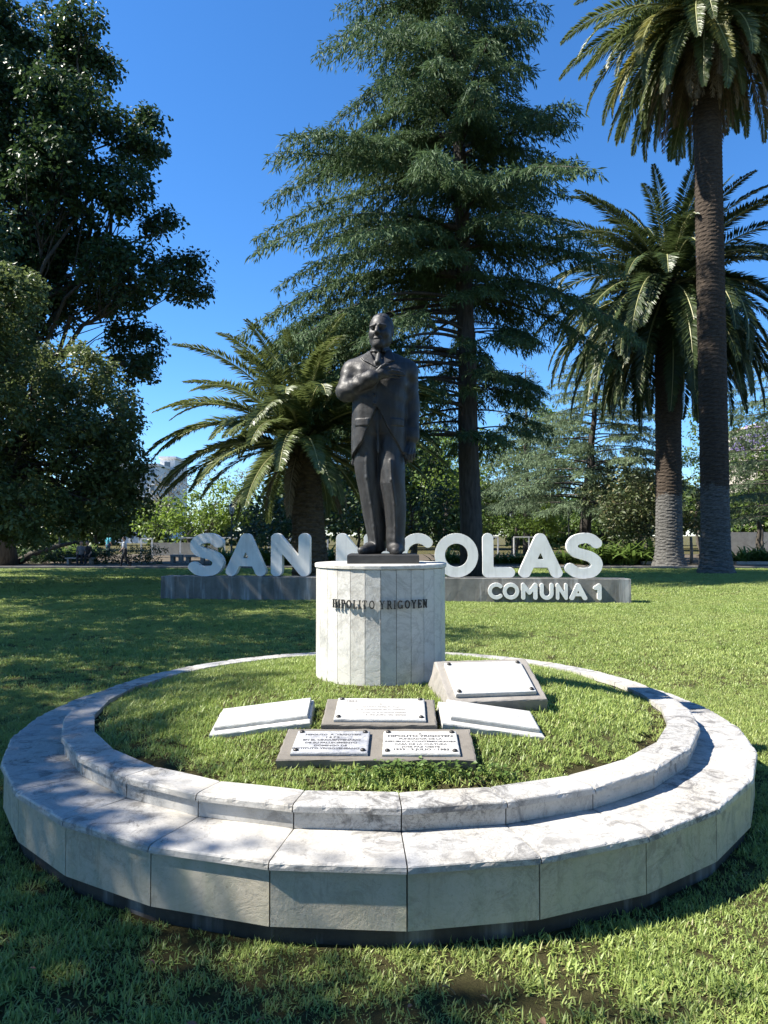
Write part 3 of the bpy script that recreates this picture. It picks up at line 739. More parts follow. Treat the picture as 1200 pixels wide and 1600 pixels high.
# ------------------------------------------------------------------ letter sign behind the statue
PL = np.array((-5.62, 18.10)); PRt = np.array((5.81, 16.90)); SZ = .578
sl = np.linalg.norm(PRt - PL); sa = math.atan2(PRt[1] - PL[1], PRt[0] - PL[0])
sign = empty('letter_sign', (PL[0], PL[1], 0), sa)
tag(sign, 'long concrete block carrying big white rounded letters SAN NICOLAS and COMUNA 1', 'sign')
gg = worn_box(sl, .62, -.05, SZ, chip=.006, nseg=60); o = gg.build('concrete_block', M['sign_concrete'], sign); o.location = (sl / 2, 0, 0)
w_ = .115
LET = {
 'S': ([(catmull([(.63, .775), (.52, .862), (.37, .88), (.205, .825), (.142, .705), (.205, .585), (.36, .525), (.52, .47), (.625, .37), (.625, .25), (.54, .15), (.38, .12), (.22, .135), (.105, .22)], 5), w_)], .75),
 'A': ([([(.125, .125), (.425, .87), (.725, .125)], w_), ([(.25, .33), (.60, .33)], w_ * .8)], .85),
 'N': ([([(.125, .125), (.125, .875), (.68, .125), (.68, .875)], w_)], .805),
 'I': ([([(.125, .125), (.125, .875)], w_)], .25),
 'C': ([(arc(.5, .5, .375, .375, 48, 312, 26), w_)], .83),
 'O': ([(arc(.5, .5, .375, .375, 0, 360, 36), w_)], 1.0),
 'L': ([([(.125, .875), (.125, .125), (.57, .125)], w_)], .695),
 'M': ([([(.125, .125), (.125, .875), (.45, .42), (.775, .875), (.775, .125)], w_)], .90),
 'U': ([(np.vstack([[(.125, .875), (.125, .42)], arc(.405, .42, .28, .295, 180, 360, 16), [(.685, .42), (.685, .875)]]), w_)], .81),
 '1': ([([(.125, .72), (.33, .865), (.33, .125)], w_)], .46)}
def sign_x(px):                            # where a pixel column of the photo meets the front line of the sign
    d = (px - 600) / FPX; e = PRt - PL
    u = (PL[0] - d * PL[1]) / (d * e[1] - e[0]); return u * sl
LMESH = {}
def put_letter(ch, pa, pb, H, depth, z, y, hs):
    xa, xb = sign_x(pa), sign_x(pb)
    st, w = LET[ch]
    key = (ch, H)
    if key not in LMESH:
        V, F = extruded([(np.array(p) * H, ww * H) for p, ww in st], w * H, H, depth, hs, rnd=0.0, pad=.04)
        LMESH[key] = fast_mesh('letter', V, [F])
    o = mobj('letter', LMESH[key], M['white_paint'], sign, True)
    if LMESH[key].users == 1: LMESH[key].set_sharp_from_angle(angle=R(38))
    o.location = (xa, y, z); o.scale = ((xb - xa) / (w * H), 1, 1)
for ch, a, b in (('S', 291.5, 346), ('A', 349, 414), ('N', 420, 483), ('N', 522.6, 586), ('I', 593, 614), ('C', 620, 673), ('O', 678, 748), ('L', 753, 806), ('A', 810, 881), ('S', 884, 943)):
    put_letter(ch, a, b, 1.10, .22, SZ - .006, .36, .016)
for ch, a, b in (('C', 761.5, 783.5), ('O', 784.5, 810.5), ('M', 813, 839), ('U', 842, 864), ('N', 867, 886), ('A', 887.5, 916.5), ('1', 925, 938.5)):
    put_letter(ch, a, b, .405, .075, .075, -.002, .010)

# ------------------------------------------------------------------ vegetation materials
LM = {
 'dark': leaf_mat('dark_leaf', (.024, .052, .016), (.056, .098, .030), .22, .46, spec=.35),
 'mid': leaf_mat('mid_leaf', (.045, .075, .018), (.105, .145, .038), .28, .42),
 'olive': leaf_mat('olive_leaf', (.060, .090, .026), (.155, .195, .065), .30, .45),
 'lime': leaf_mat('lime_leaf', (.10, .17, .025), (.19, .27, .04), .40, .5),
 'fresh': leaf_mat('fresh_leaf', (.06, .11, .02), (.12, .18, .035), .35, .5),
 'cedar': leaf_mat('cedar_needle', (.046, .088, .036), (.110, .168, .070), .20, .6, spec=.2),
 'blue_cedar': leaf_mat('blue_cedar_needle', (.095, .145, .080), (.190, .250, .135), .20, .6, spec=.2),
 'magnolia': leaf_mat('magnolia_leaf', (.045, .070, .020), (.105, .125, .048), .18, .48, spec=.4, c3=(.22, .19, .09)),
 'grey': leaf_mat('dusty_leaf', (.10, .095, .06), (.18, .165, .11), .2, .7),
 'lilac': leaf_mat('lilac_blossom', (.30, .24, .48), (.45, .38, .62), .3, .6),
 'palm': leaf_mat('palm_leaflet', (.072, .102, .027), (.145, .178, .056), .27, .42, spec=.45),
 'palm_shaded': leaf_mat('shaded_palm_leaflet', (.034, .058, .018), (.075, .105, .034), .2, .42),  # darker copy of the palm leaflet, the cedar's shade put into its colour
 'palm_yellow': leaf_mat('yellowing_leaflet', (.14, .15, .03), (.26, .24, .06), .25, .5),
 'palm_dead': leaf_mat('dead_leaflet', (.16, .12, .075), (.30, .24, .16), .1, .7, spec=.2),
 'strap': leaf_mat('strap_leaf', (.07, .13, .025), (.17, .25, .06), .3, .45),
}
t = NT('palm_rachis'); M['rachis'] = t.fin((.30, .30, .13), .5)
M['rachis_dead'] = simple('dry_rachis', (.30, .24, .16), .7)
M['bark'] = bark_mat('grey_bark', (.085, .075, .062))
M['bark_cedar'] = bark_mat('cedar_bark', (.075, .066, .058))
M['bark_red'] = bark_mat('reddish_bark', (.13, .085, .06), (3, 3, 1))
M['bark_pale'] = bark_mat('pale_bark', (.22, .20, .17))
t = NT('palm_trunk'); p = t.pos(); oc = t.n('TexCoord').outputs['Object']
f = t.noise(3, 6, .65, t.scalevec(p, (2, 2, 6)))
brown = t.mix(t.ramp(f, [(.3, 0.), (.7, 1.)]), (.030, .023, .018), (.085, .066, .050))
white = t.mix(t.ramp(f, [(.32, 0.), (.62, 1.)]), (.045, .043, .040), (.135, .132, .122))
sz = t.n('SeparateXYZ'); t.t.links.new(oc, sz.inputs[0])
edge = t.ramp(t.math('ADD', sz.outputs[2], t.math('MULTIPLY', t.noise(4, 3), .4)), [(0.0, 1.), (1., 1.)])
lim = t.math('LESS_THAN', t.math('ADD', sz.outputs[2], t.math('MULTIPLY', t.noise(3.5, 6, .7), 1.5)), 4.45)
M['palm_limed'] = t.fin(t.mix(lim, brown, white), .95, 0, .15)
t.bump(t.noise(9, 5, .7), .7, .05)
M['palm_bark'] = bark_mat('palm_bark', (.10, .075, .05), (3, 3, 7), .8)

# ------------------------------------------------------------------ tree builders
def limb(g, a, b, r0, r1, sag=.0, wob=.12, n=7, sides=7):
    a, b = np.array(a, float), np.array(b, float); u = np.linspace(0, 1, n)[:, None]; L = np.linalg.norm(b - a)
    P = a + (b - a) * u; P[:, 2] -= sag * L * (u[:, 0] * (1 - u[:, 0])) * 4
    w = rng.normal(size=(n, 3)) * wob * L * .12; w[0] = 0; w[-1] = 0
    P += w; g.tube(P, r0 + (r1 - r0) * u[:, 0] ** .8, sides); return P

def clumps(blobs, clump_r, per_clump, L, W, cover=1.0, up=.5, jitter=.35, flat=.8, thin=0.0, deep=.42):
    """leaves gathered into uneven clumps near the surface of a set of rounded masses"""
    allP, allN, cents = [], [], []
    B = np.array([b[:3] for b in blobs]); Rb = np.array([b[3] for b in blobs])
    for bi, (c, r) in enumerate(zip(B, Rb)):
        n = max(3, int(cover * 4 * (r / clump_r) ** 2))
        d = rand_dirs(n); rad = r * (1 - np.abs(rng.normal(0, .22, n))).clip(.25, 1.08)
        q = c + d * rad[:, None] * np.array((1, 1, .92))
        # drop clumps deep inside other masses
        dist = np.linalg.norm(q[:, None] - B[None], axis=2) / Rb[None]; dist[:, bi] = 9
        q = q[dist.min(1) > deep]
        if thin: q = q[rng.random(len(q)) > thin]
        cents.append(q)
    Q = np.concatenate(cents); n = len(Q)
    cr = clump_r * rng.uniform(.55, 1.15, n)
    k = np.repeat(np.arange(n), rng.integers(int(per_clump * .6), int(per_clump * 1.3) + 1, n))
    d = rand_dirs(len(k)); rr = rng.random(len(k)) ** .45
    P = Q[k] + d * (cr[k] * rr)[:, None] * np.array((1, 1, flat))
    N = unit(d * .6 + np.array((0, 0, up)) + rng.normal(size=d.shape) * jitter)
    D = unit(np.cross(N, rng.normal(size=d.shape)) + d * .3 + np.array((0, 0, -.25)))
    s = rng.uniform(.65, 1.25, len(k))
    return leaves(P, D, N, L * s, W * s), Q

def broad_tree(name, label, base, top, r0, blobs, mat, bark, clump_r=.8, per=26, L=.2, W=.11, cover=1.0, thin=0., cat='tree', group=None, twigs=.35, up=.5, lean=None):
    base = np.array(base, float); root = empty(name, base); tag(root, label, cat, group)
    (V, F), Q = clumps(blobs, clump_r, per, L, W, cover, up=up, thin=thin)
    g = Geo(); g.add(V - base, F); g.build('crown', mat, root)
    g = Geo(); top = np.array(top, float)
    P = limb(g, base * 0, top - base, r0, r0 * .55, wob=.25, n=9, sides=12)
    g.V[0][:, :2] *= 1; 
    for b in sorted(blobs, key=lambda b: -b[3])[:22]:
        f = .55 + .45 * rng.random(); s = P[int(f * (len(P) - 1))]
        c = np.array(b[:3]) - base
        q = limb(g, s, c, r0 * .22, r0 * .06, sag=-.06, wob=.4, n=7, sides=6)
        near = Q[np.linalg.norm(Q - np.array(b[:3]), axis=1) < b[3] * 1.1]
        for w in near[rng.random(len(near)) < twigs][:14]:
            limb(g, q[rng.integers(2, 7)], w - base, r0 * .07, .012, wob=.4, n=4, sides=4)
    g.build('trunk', bark, root, True)
    return root

def cedar(name, label, base, H, r0, prof, nb, mat, lean=(0, 0), z0=.15, droop=.25, seg=.24, el=.17, bare=.5, dens=1.0, rise=.12, inner=.12, low=.4, extra=(), tier=0., vary=(.78, 1.08)):
    """conifer with tiers of long drooping boughs; prof(z/H, azimuth) gives the bough length"""
    base = np.array(base, float); root = empty(name, base); tag(root, label, 'tree')
    lean = np.array((*lean, 0.)); axis = lambda z: lean * (z / H) ** 1.2 + np.array((0, 0, z))
    g = Geo(); zz = np.linspace(0, H, 16)
    g.tube(np.array([axis(z) + rng.normal(size=3) * (.03, .03, 0) for z in zz]), r0 * (1 - zz / H) ** .85 + .02, 12)
    P_, D_, N_, L_ = [], [], [], []
    for i in range(nb + len(extra)):
        f = (i + rng.random()) / nb; z = H * (z0 + (1 - z0) * min(f, 1) ** 1.1); az = i * 2.39996 + rng.normal() * .25
        if tier: z = min(H, max(H * z0, round(z / tier) * tier + rng.normal() * tier * .16 + .35 * tier * math.sin(az)))
        if i >= nb: z, az, L, xdr = extra[i - nb]
        else: L = prof(z / H, az) * rng.uniform(*vary); xdr = None
        if L < .25: continue
        o = np.array((math.sin(az), -math.cos(az), 0)); a = axis(z); n = max(6, int(L / .35)); u = np.linspace(0, 1, n)
        rs = rise * (1 - .3 * (z / H)) + .35 * max(0, z / H - .8) / .2; dr = droop * rng.uniform(.7, 1.3) if xdr is None else xdr
        side = np.array((-o[1], o[0], 0)); curl = rng.normal() * .12
        B = a + o * (u * L)[:, None] + side * (curl * L * u ** 2)[:, None]; B[:, 2] += L * (rs * u - dr * u ** 2.1)
        g.tube(B, np.linspace(max(.015, .036 * L / 4 + .01), .006, n), 5)
        s0 = bare if z / H < low else inner
        ns = int(L / seg * dens); T = np.gradient(B, axis=0)
        for q in range(ns):
            for sd in (-1, 1):
                s = s0 + (1 - s0) * (q + rng.random()) / max(ns, 1)
                x = s * (n - 1); k = min(int(x), n - 2); p0 = B[k] + (B[k + 1] - B[k]) * (x - k); tg = unit(T[k])
                l = (.22 * L * (1 - s) ** .8 * (.3 + .7 * min(1, s / .4)) + .38) * rng.uniform(.6, 1.15)
                dd = unit(tg * rng.uniform(.45, .9) + sd * side * rng.uniform(.6, 1.) + np.array((0, 0, rng.normal() * .12)))
                m = max(4, int(l / .038)); v = np.sort(rng.random(m)) * l
                pos = p0 + dd * v[:, None]; pos[:, 2] -= .34 * v ** 2 / max(l, .5) * (1 + .6 * rng.random())
                dn = np.tile(dd, (m, 1)); dn[:, 2] -= .75 * v / l
                P_.append(pos + rng.normal(size=(m, 3)) * .03); D_.append(dn * .55 + rng.normal(size=(m, 3)) * .42 + np.array((0, 0, -.30)))
                N_.append(np.tile((0, 0, 1.), (m, 1)) + rng.normal(size=(m, 3)) * .55); L_.append(np.full(m, el) * rng.uniform(.6, 1.3, m))
    P_, D_, N_, L_ = np.concatenate(P_), unit(np.concatenate(D_)), unit(np.concatenate(N_)), np.concatenate(L_)
    V, F = leaves(P_, D_, N_, L_, L_ * .19)
    g.V = [v for v in g.V]; g.build('trunk', M['bark_cedar'], root, True)
    c = Geo(); c.add(V, F); c.build('crown', mat, root)
    return root

def frond_mesh(elev, L, bend, mat, rmat, nl=110, ll=.70, seed=0, twist=.0, ragged=0.0):
    """one feather frond: arching rachis with two rows of leaflets, growing along +x from the origin"""
    r = np.random.default_rng(seed); n = 22; u = np.linspace(0, 1, n); ang = elev - bend * u ** 1.3
    ds = L / (n - 1); P = np.zeros((n, 3))
    for k in range(1, n): P[k] = P[k - 1] + ds * np.array((math.cos(ang[k]), 0, math.sin(ang[k])))
    P[:, 1] += twist * u ** 2 * L
    T = unit(np.gradient(P, axis=0)); S = unit(np.cross(T, (0, 0, 1.0)) + 1e-6) if abs(elev) < 1.5 else np.tile((0, 1., 0), (n, 1))
    S = np.tile((0, 1., 0), (n, 1)); Nn = np.cross(T, S) * -1; Nn = np.where(Nn[:, 2:3] < 0, Nn, Nn)
    Nn = np.cross(S, T) * -1; Nn = np.cross(T, S) * 1.0
    up = np.cross(T, S); up = np.where((up @ np.array((0, 0, 1.)))[:, None] < 0, -up, up) if elev > -1.2 else up
    g = Geo(); g.tube(P, np.linspace(.045, .008, n) * L / 5, 5); nt = len(g.F.get(4, [[]])[0]) + sum(len(f) for f in g.F.get(3, []))
    Pos, D, N, LL = [], [], [], []
    for k in range(nl):
        s = .13 + .87 * (k + .3 * r.random()) / nl; x = s * (n - 1); q = min(int(x), n - 2); p0 = P[q] + (P[q + 1] - P[q]) * (x - q)
        prof = math.sin(math.pi * min(1, .12 + .88 * s)) ** .5 * (.55 + .45 * (1 - s))
        for sd in (-1, 1):
            if ragged and r.random() < ragged: continue
            fw = .35 + .75 * s
            d = T[q] * fw + sd * S[q] * 1.0 + up[q] * (.36 - .15 * s) + r.normal(size=3) * .10 + np.array((0, 0, -.16 - ragged))
            Pos.append(p0); D.append(d); N.append(up[q] + sd * S[q] * -.3 + r.normal(size=3) * .25); LL.append(ll * prof * L / 5 * r.uniform(.85, 1.1) + .08)
    D = unit(np.array(D)); Pos = np.array(Pos); LL = np.array(LL); N = unit(np.array(N))
    V, F = leaves(Pos, D, N, LL, np.maximum(.050, .062 * L / 5) * np.ones(len(LL)), .2)
    V = V.reshape(-1, 4, 3); V[:, 2, 2] -= .10 * LL; V = V.reshape(-1, 3)
    g.add(V, F)
    nf_tube = (n - 1) * 5
    me = g.mesh('frond'); me.materials.append(mat); me.materials.append(rmat)
    # quads first: tube quads, then leaflets; triangles (tube ends) last
    mi = np.zeros(len(me.polygons), np.int32); keys = list(g.F.keys()); pos = 0
    for key in keys:
        for fi, f in enumerate(g.F[key]):
            if key == 3 or fi == 0: mi[pos:pos + len(f)] = 1
            pos += len(f)
    me.polygons.foreach_set('material_index', mi)
    return me

def palm_trunk(H, r0, r1, flare=.35, lean=(0, 0), rows=90, ns=36, rough=.05, skirt=None):
    V = []; zs = np.linspace(0, H, rows * 3 + 1)
    for z in zs:
        f = z / H; r = r1 + (r0 - r1) * (1 - f) ** 1.5 + flare * math.exp(-z / .45)
        row = z / H * rows
        for k in range(ns):
            th = 2 * np.pi * k / ns
            ph = (row + (k / ns) * 3) % 1.0; cell = (k / ns * 15 + .5 * (int(row + (k / ns) * 3) % 2)) % 1.0
            b = rough * ((1 - ph) ** 1.5 - .45) * (.55 + .45 * math.sin(math.pi * cell)) + rng.normal() * rough * .16
            rr = r * (1 + b); V.append((rr * math.cos(th) + lean[0] * f ** 1.3, rr * math.sin(th) + lean[1] * f ** 1.3, z))
    n = len(zs); i = np.arange(n - 1)[:, None] * ns; j = np.arange(ns)[None]; k = (j + 1) % ns
    g = Geo(); g.add(V, [np.stack([i + j, i + k, i + ns + k, i + ns + j], -1).reshape(-1, 4)]); g.F[ns] = [np.arange(ns)[None] + (n - 1) * ns]
    return g

def date_palm(name, label, base, H, r0, r1, L, tiers, lean=(0, 0), limed=False, rows=90, flare=.3, dead=0, yellow=0, seed=1, boots=True, rough=.06, green='palm'):
    base = np.array(base, float); root = empty(name, base); tag(root, label, 'palm')
    palm_trunk(H, r0, r1, flare, lean, rows, rough=rough).build('trunk', M['palm_limed'] if limed else M['palm_bark'], root)
    top = np.array((lean[0], lean[1], H))
    # short stubs of cut leaf bases under the crown
    g = Geo(); nbt = 60
    for k in range(nbt):
        a = k * 2.39996; z = H - .9 + 1.1 * k / nbt; rr = r1 * 1.0; o = np.array((math.cos(a), math.sin(a), 0))
        p = top * np.array((1, 1, 0)) + np.array((0, 0, z)); g.tube([p + o * rr * .7, p + o * rr * 1.15 + (0, 0, .12), p + o * (rr * 1.35 + .1) + (0, 0, .34)], [.10, .085, .05], 5)
    g.build('leaf_base_collar', M['palm_bark'], root)
    var = {}
    idx = 0
    for elev, bend, count, ls, kind in tiers:
        for k in range(count):
            v = (elev, kind, k % 3)
            if v not in var:
                mt, rm = {'g': (LM[green], M['rachis']), 'y': (LM['palm_yellow'], M['rachis']), 'd': (LM['palm_dead'], M['rachis_dead'])}[kind]
                var[v] = frond_mesh(R(elev + (k % 3 - 1) * 6), L * ls, R(bend * (.85 + .15 * (k % 3))), mt, rm, seed=seed + idx, twist=(.06, -.05, .02)[k % 3], ragged=.25 if kind == 'd' else 0.0, nl=110 if kind != 'd' else 60)
            o = mobj('frond', var[v], None, root); az = idx * 2.39996 + rng.normal() * .18; idx += 1
            s = rng.uniform(.88, 1.08); o.scale = (s, s, s)
            o.rotation_euler = (rng.normal() * .10, rng.normal() * .06, az)
            o.location = top + np.array((math.cos(az) * r1 * .55, math.sin(az) * r1 * .55, -.25 + .25 * math.sin(R(elev))))
    return root

def px_blobs(lst, D, spread=.5, seed=3):
    """rounded masses of a crown: image position and radius in photo pixels at depth D, given real depth offsets"""
    r = np.random.default_rng(seed); out = []
    for (px, py, rp) in lst:
        rad = rp * D / FPX; Y = D + r.uniform(-1, 1) * spread * 6 * min(1, rad / 2)
        c = at(px, py, D); out.append((c[0], Y, c[2], rad))
    return out

# ------------------------------------------------------------------ trees in view
broad_tree('broadleaf_tree', 'huge dark broadleaf tree towering over the path, its crown against the sky', (-20.4, 38.5, 0), (-19.6, 38.5, 13), .75,
    px_blobs([(30, 50, 90), (110, 70, 50), (-40, 180, 130), (60, 215, 95), (150, 218, 58), (215, 222, 46), (40, 340, 110), (140, 320, 66), (212, 330, 48), (262, 400, 50), (120, 420, 78), (210, 450, 58), (30, 460, 90), (178, 520, 46), (205, 572, 24), (-100, 300, 150), (-80, 60, 120), (130, 30, 30), (250, 350, 28), (240, 250, 24), (-60, 560, 110)], 38.5, .6, 5),
    LM['dark'], M['bark'], clump_r=.80, per=68, L=.28, W=.17, cover=2.4, thin=.08, twigs=.12)
broad_tree('broadleaf_tree', 'broad low-hanging tree with olive sunlit top leaves, under the huge dark tree', (-14.6, 23, 0), (-13.8, 23, 4.5), .45,
    px_blobs([(5, 500, 82), (70, 560, 70), (-40, 620, 150), (115, 635, 76), (60, 720, 105), (150, 700, 66), (188, 738, 46), (165, 788, 52), (85, 800, 62), (212, 790, 26), (-60, 770, 110), (0, 815, 46), (205, 650, 20), (-160, 560, 150), (-210, 720, 120), (30, 460, 40)], 23, .55, 8),
    LM['olive'], M['bark'], clump_r=.46, per=50, L=.165, W=.095, cover=2.4, thin=.05)
def deodar(f, az):
    base = np.interp(f, [.12, .2, .3, .4, .55, .7, .85, 1.], [5.2, 6.8, 7.9, 8.0, 6.6, 4.6, 2.3, .3])
    s = math.sin(az)                                   # +1 = towards the right of the picture
    if f >= .36: base *= 1.02 - .36 * max(0, s)
    if f < .36: base *= (.80 + .22 * (-s)) if s < -.35 else .45
    return base
cedar('cedar_tree', 'tall dark green cedar with drooping boughs rising directly behind the statue', (3.32, 27, 0), 31.5, .42, deodar, 250, LM['cedar'], lean=(-.95, 0), z0=.17, droop=.32, bare=.42, low=.34, dens=1.6, inner=.10, el=.25,
    tier=1.75, vary=(.62, 1.10), extra=[(10.5, R(-60), 8.0, .55), (9.6, R(-75), 7.6, .60), (9.0, R(-48), 7.0, .62), (8.0, R(-66), 7.4, .50), (11.5, R(-80), 8.4, .45), (7.2, R(-40), 6.0, .42), (11.0, R(70), 6.4, .50), (11.4, R(92), 6.8, .44), (10.6, R(105), 6.2, .46)])
date_palm('date_palm', 'short stout date palm with arching fronds behind the letters SAN', (-2.45, 24.2, 0), 4.9, .58, .52, 5.0,
    [(80, 50, 8, .85, 'g'), (62, 68, 13, .95, 'g'), (44, 72, 20, 1.0, 'g'), (28, 70, 22, 1.0, 'g'), (12, 62, 20, .98, 'g'), (-4, 54, 12, .85, 'g'), (-22, 50, 6, .7, 'g'), (-40, 40, 5, .5, 'd')], lean=(-.35, .0), rows=30, flare=.12, seed=11, rough=.12)
date_palm('date_palm', 'very tall palm with limewashed lower trunk and a skirt of dead brown fronds', (14.15, 30.6, 0), 24.6, .58, .56, 6.2,
    [(75, 50, 8, .85, 'g'), (50, 62, 14, .95, 'g'), (30, 75, 18, 1.0, 'g'), (12, 80, 20, 1.0, 'g'), (-4, 74, 20, .98, 'g'), (-16, 66, 10, .95, 'y'), (-30, 52, 22, .92, 'g'), (-46, 38, 16, .85, 'g'), (-50, 34, 18, .82, 'd'), (-68, 18, 22, .74, 'd')], lean=(-.12, 0), limed=True, rows=135, flare=.22, seed=31)
date_palm('date_palm', 'shorter limewashed palm with full green crown, beside the very tall palm', (14.7, 37, 0), 14.6, .66, .62, 7.2,
    [(82, 40, 9, .85, 'g'), (64, 60, 14, .95, 'g'), (46, 72, 18, 1.0, 'g'), (26, 80, 20, 1.0, 'g'), (6, 84, 24, 1.05, 'g'), (-14, 70, 26, 1.05, 'g'), (-36, 48, 26, 1.05, 'g'), (-58, 28, 22, .95, 'g')], lean=(.10, 0), limed=True, rows=85, flare=.25, seed=51, green='palm_shaded')
def flat_cedar(f, az): return np.interp(f, [.1, .3, .5, .7, .9, 1.], [5.6, 6.2, 5.6, 4.4, 2.4, .5])
c = at(912, 837, 46)
cedar('cedar_tree', 'spreading blue-grey cedar with crooked dark boughs behind the letters OLAS', (c[0], 46, 0), 13.5, .40, flat_cedar, 92, LM['blue_cedar'], lean=(1.2, 0), z0=.22, droop=.20, rise=.16, bare=.42, low=.6, inner=.25, seg=.30, el=.26, dens=1.35)
c = at(1240, 837, 44)
cedar('cedar_tree', 'cedar with low flat boughs at the picture edge behind the tall palm', (c[0], 44, 0), 15, .38, flat_cedar, 72, LM['blue_cedar'], z0=.16, droop=.16, rise=.10, bare=.35, low=.5, inner=.2, seg=.32, el=.24, dens=1.1)
c = at(840, 700, 52)
cedar('cedar_tree', 'slender grey-green cedar standing far behind the letter A of OLAS', (at(823, 837, 58)[0], 58, 0), 15.5, .30, lambda f, a: np.interp(f, [.1, .3, .6, 1.], [3.5, 5.0, 3.8, .3]), 66, LM['blue_cedar'], z0=.26, droop=.30, bare=.3, low=.3, seg=.34, el=.28, dens=1.3)

def bush(name, label, D, lst, mat, L, W, clump_r, per, cover=2.0, cat='shrub', seed=1, trunk=.12, thin=0., spread=.6, group=None, bark='bark', base_px=None, twigs=.3):
    bl = px_blobs(lst, D, spread, seed); xm = np.mean([b[0] for b in bl]) if base_px is None else at(base_px, 837, D)[0]
    return broad_tree(name, label, (xm, D, 0), (xm + .1, D, max(1.0, np.mean([b[2] for b in bl]) * .6)), trunk, bl, mat, M[bark], clump_r, per, L, W, cover, thin, cat, group, twigs)
bush('evergreen_tree', 'dense dark evergreen standing right behind the statue legs', 37, [(640, 800, 50), (610, 730, 46), (680, 780, 46), (650, 690, 40), (690, 720, 36), (590, 820, 40), (705, 830, 34), (560, 790, 40), (665, 640, 24)], LM['dark'], .26, .15, .8, 26, cat='tree', seed=2, trunk=.2)
bush('evergreen_tree', 'dense dark evergreen behind the stout date palm trunk', 41, [(420, 800, 42), (460, 790, 46), (395, 810, 30), (440, 840, 36), (500, 810, 40), (520, 760, 36), (380, 840, 26)], LM['dark'], .28, .16, .8, 26, cat='tree', seed=4, trunk=.2)
bush('leafy_tree', 'yellow-green sunlit tree behind the first letter S of SAN', 52, [(255, 800, 26), (300, 795, 30), (345, 800, 28), (235, 815, 20), (285, 820, 24), (330, 825, 24), (380, 800, 24), (400, 775, 26), (360, 770, 20)], LM['lime'], .30, .18, .8, 26, cat='tree', seed=5, trunk=.15)
bush('bare_tree', 'greyish thin-leaved tree below the gap of sky beside the date palm', 66, [(230, 770, 26), (270, 765, 28), (310, 765, 26), (340, 745, 26), (250, 790, 20), (375, 745, 22)], LM['grey'], .30, .12, 1.0, 16, cat='tree', seed=6, trunk=.16, thin=.35, twigs=.8)
bush('leafy_tree', 'bright green tree glimpsed behind the cedar trunk', 62, [(780, 740, 40), (840, 720, 36), (800, 690, 34), (760, 790, 34), (830, 790, 36), (880, 790, 34), (870, 740, 30), (740, 700, 34), (700, 690, 30), (900, 700, 30), (720, 740, 30), (850, 660, 26)], LM['lime'], .34, .20, 1.0, 26, cat='tree', seed=7, trunk=.2, thin=.1)
bush('magnolia_shrub', 'glossy olive-brown magnolia bush beside the limewashed palms', 40.5, [(985, 770, 46), (1005, 730, 36), (960, 800, 34), (1010, 800, 36), (945, 760, 28), (1030, 760, 30), (985, 830, 34), (1085, 810, 24), (1090, 775, 18)], LM['magnolia'], .24, .12, .55, 24, cat='shrub', seed=8, trunk=.12)
bush('leafy_tree', 'pale green tree at the picture edge right of the tall palm', 50, [(1165, 690, 36), (1190, 730, 34), (1150, 730, 28), (1210, 690, 40), (1175, 650, 28), (1230, 740, 50), (1160, 770, 22), (1150, 655, 26), (1200, 645, 30), (1185, 780, 30), (1150, 800, 22)], LM['fresh'], .26, .14, .8, 20, cat='tree', seed=9, trunk=.2, thin=.12, base_px=1186, twigs=.6)
bush('jacaranda_tree', 'jacaranda with lilac blossom at the picture edge behind the pale green tree', 58, [(1180, 690, 20), (1200, 700, 22), (1195, 672, 16), (1165, 700, 12)], LM['lilac'], .25, .2, .6, 26, cat='tree', seed=10, trunk=.16)
bush('young_tree', 'small lime green tree between the letters L and A of OLAS', 47, [(848, 812, 15), (838, 822, 12), (858, 822, 12), (850, 800, 10)], LM['lime'], .22, .14, .5, 24, cat='tree', seed=12, trunk=.06)
far = [(150, 800, 40), (60, 800, 50), (-40, 790, 60), (-140, 780, 70), (1300, 760, 80), (1150, 810, 40), (1060, 790, 40), (560, 770, 60), (480, 770, 50), (640, 770, 60), (720, 790, 50), (940, 800, 44), (1000, 790, 44), (850, 815, 40), (1380, 740, 90)]
FL = ['far tree past the lawn lamp in the shade', 'far tree behind the broad trunk at the picture edge', 'far tree beyond the picture edge past the path', 'far tree beyond the first far tree at the shaded side', 'far tree past the cedar with flat boughs', 'far tree beside the cream wall', 'far tree seen between the two limewashed palms', 'far tree behind the statue shoulder', 'far tree behind the date palm crown', 'far tree behind the statue hip', 'far tree behind the cedar trunk', 'far tree behind the magnolia bush', 'far tree behind the shorter limewashed palm', 'far tree under the bright green tree', 'far tree past the picture edge near the cream building']
for k, (px, py, rp) in enumerate(far):
    bush('far_tree', FL[k], 78 + 5 * (k % 4), [(px, py, rp), (px + rp * .7, py + 12, rp * .7), (px - rp * .7, py + 10, rp * .7), (px + rp * .3, py - rp * .5, rp * .6), (px - rp * .3, py - rp * .4, rp * .55)], LM[('mid', 'fresh', 'mid', 'dark')[k % 4]], .6, .38, 1.3, 34, cover=2.2, cat='tree', seed=20 + k, trunk=.2, group='distant park trees', twigs=.05)
bush('leafy_tree', 'sunlit lime green tree seen low between the statue legs and the cedar trunk', 56, [(690, 700, 24), (700, 740, 26), (675, 760, 22), (715, 770, 22)], LM['lime'], .28, .17, .7, 28, cat='tree', seed=41, trunk=.14)
bush('flowering_shrub', 'sunlit green shrub row low behind the letters L and A of OLAS', 55, [(765, 815, 20), (795, 820, 18), (830, 822, 18), (870, 822, 18), (905, 818, 20)], LM['fresh'], .24, .15, .6, 28, cat='shrub', seed=42, trunk=.08)
bush('leafy_tree', 'pale green tree between the two limewashed trunks and beyond', 54, [(1085, 700, 26), (1090, 745, 24), (1075, 660, 22), (1100, 780, 22)], LM['fresh'], .28, .16, .8, 22, cat='tree', seed=43, trunk=.14)
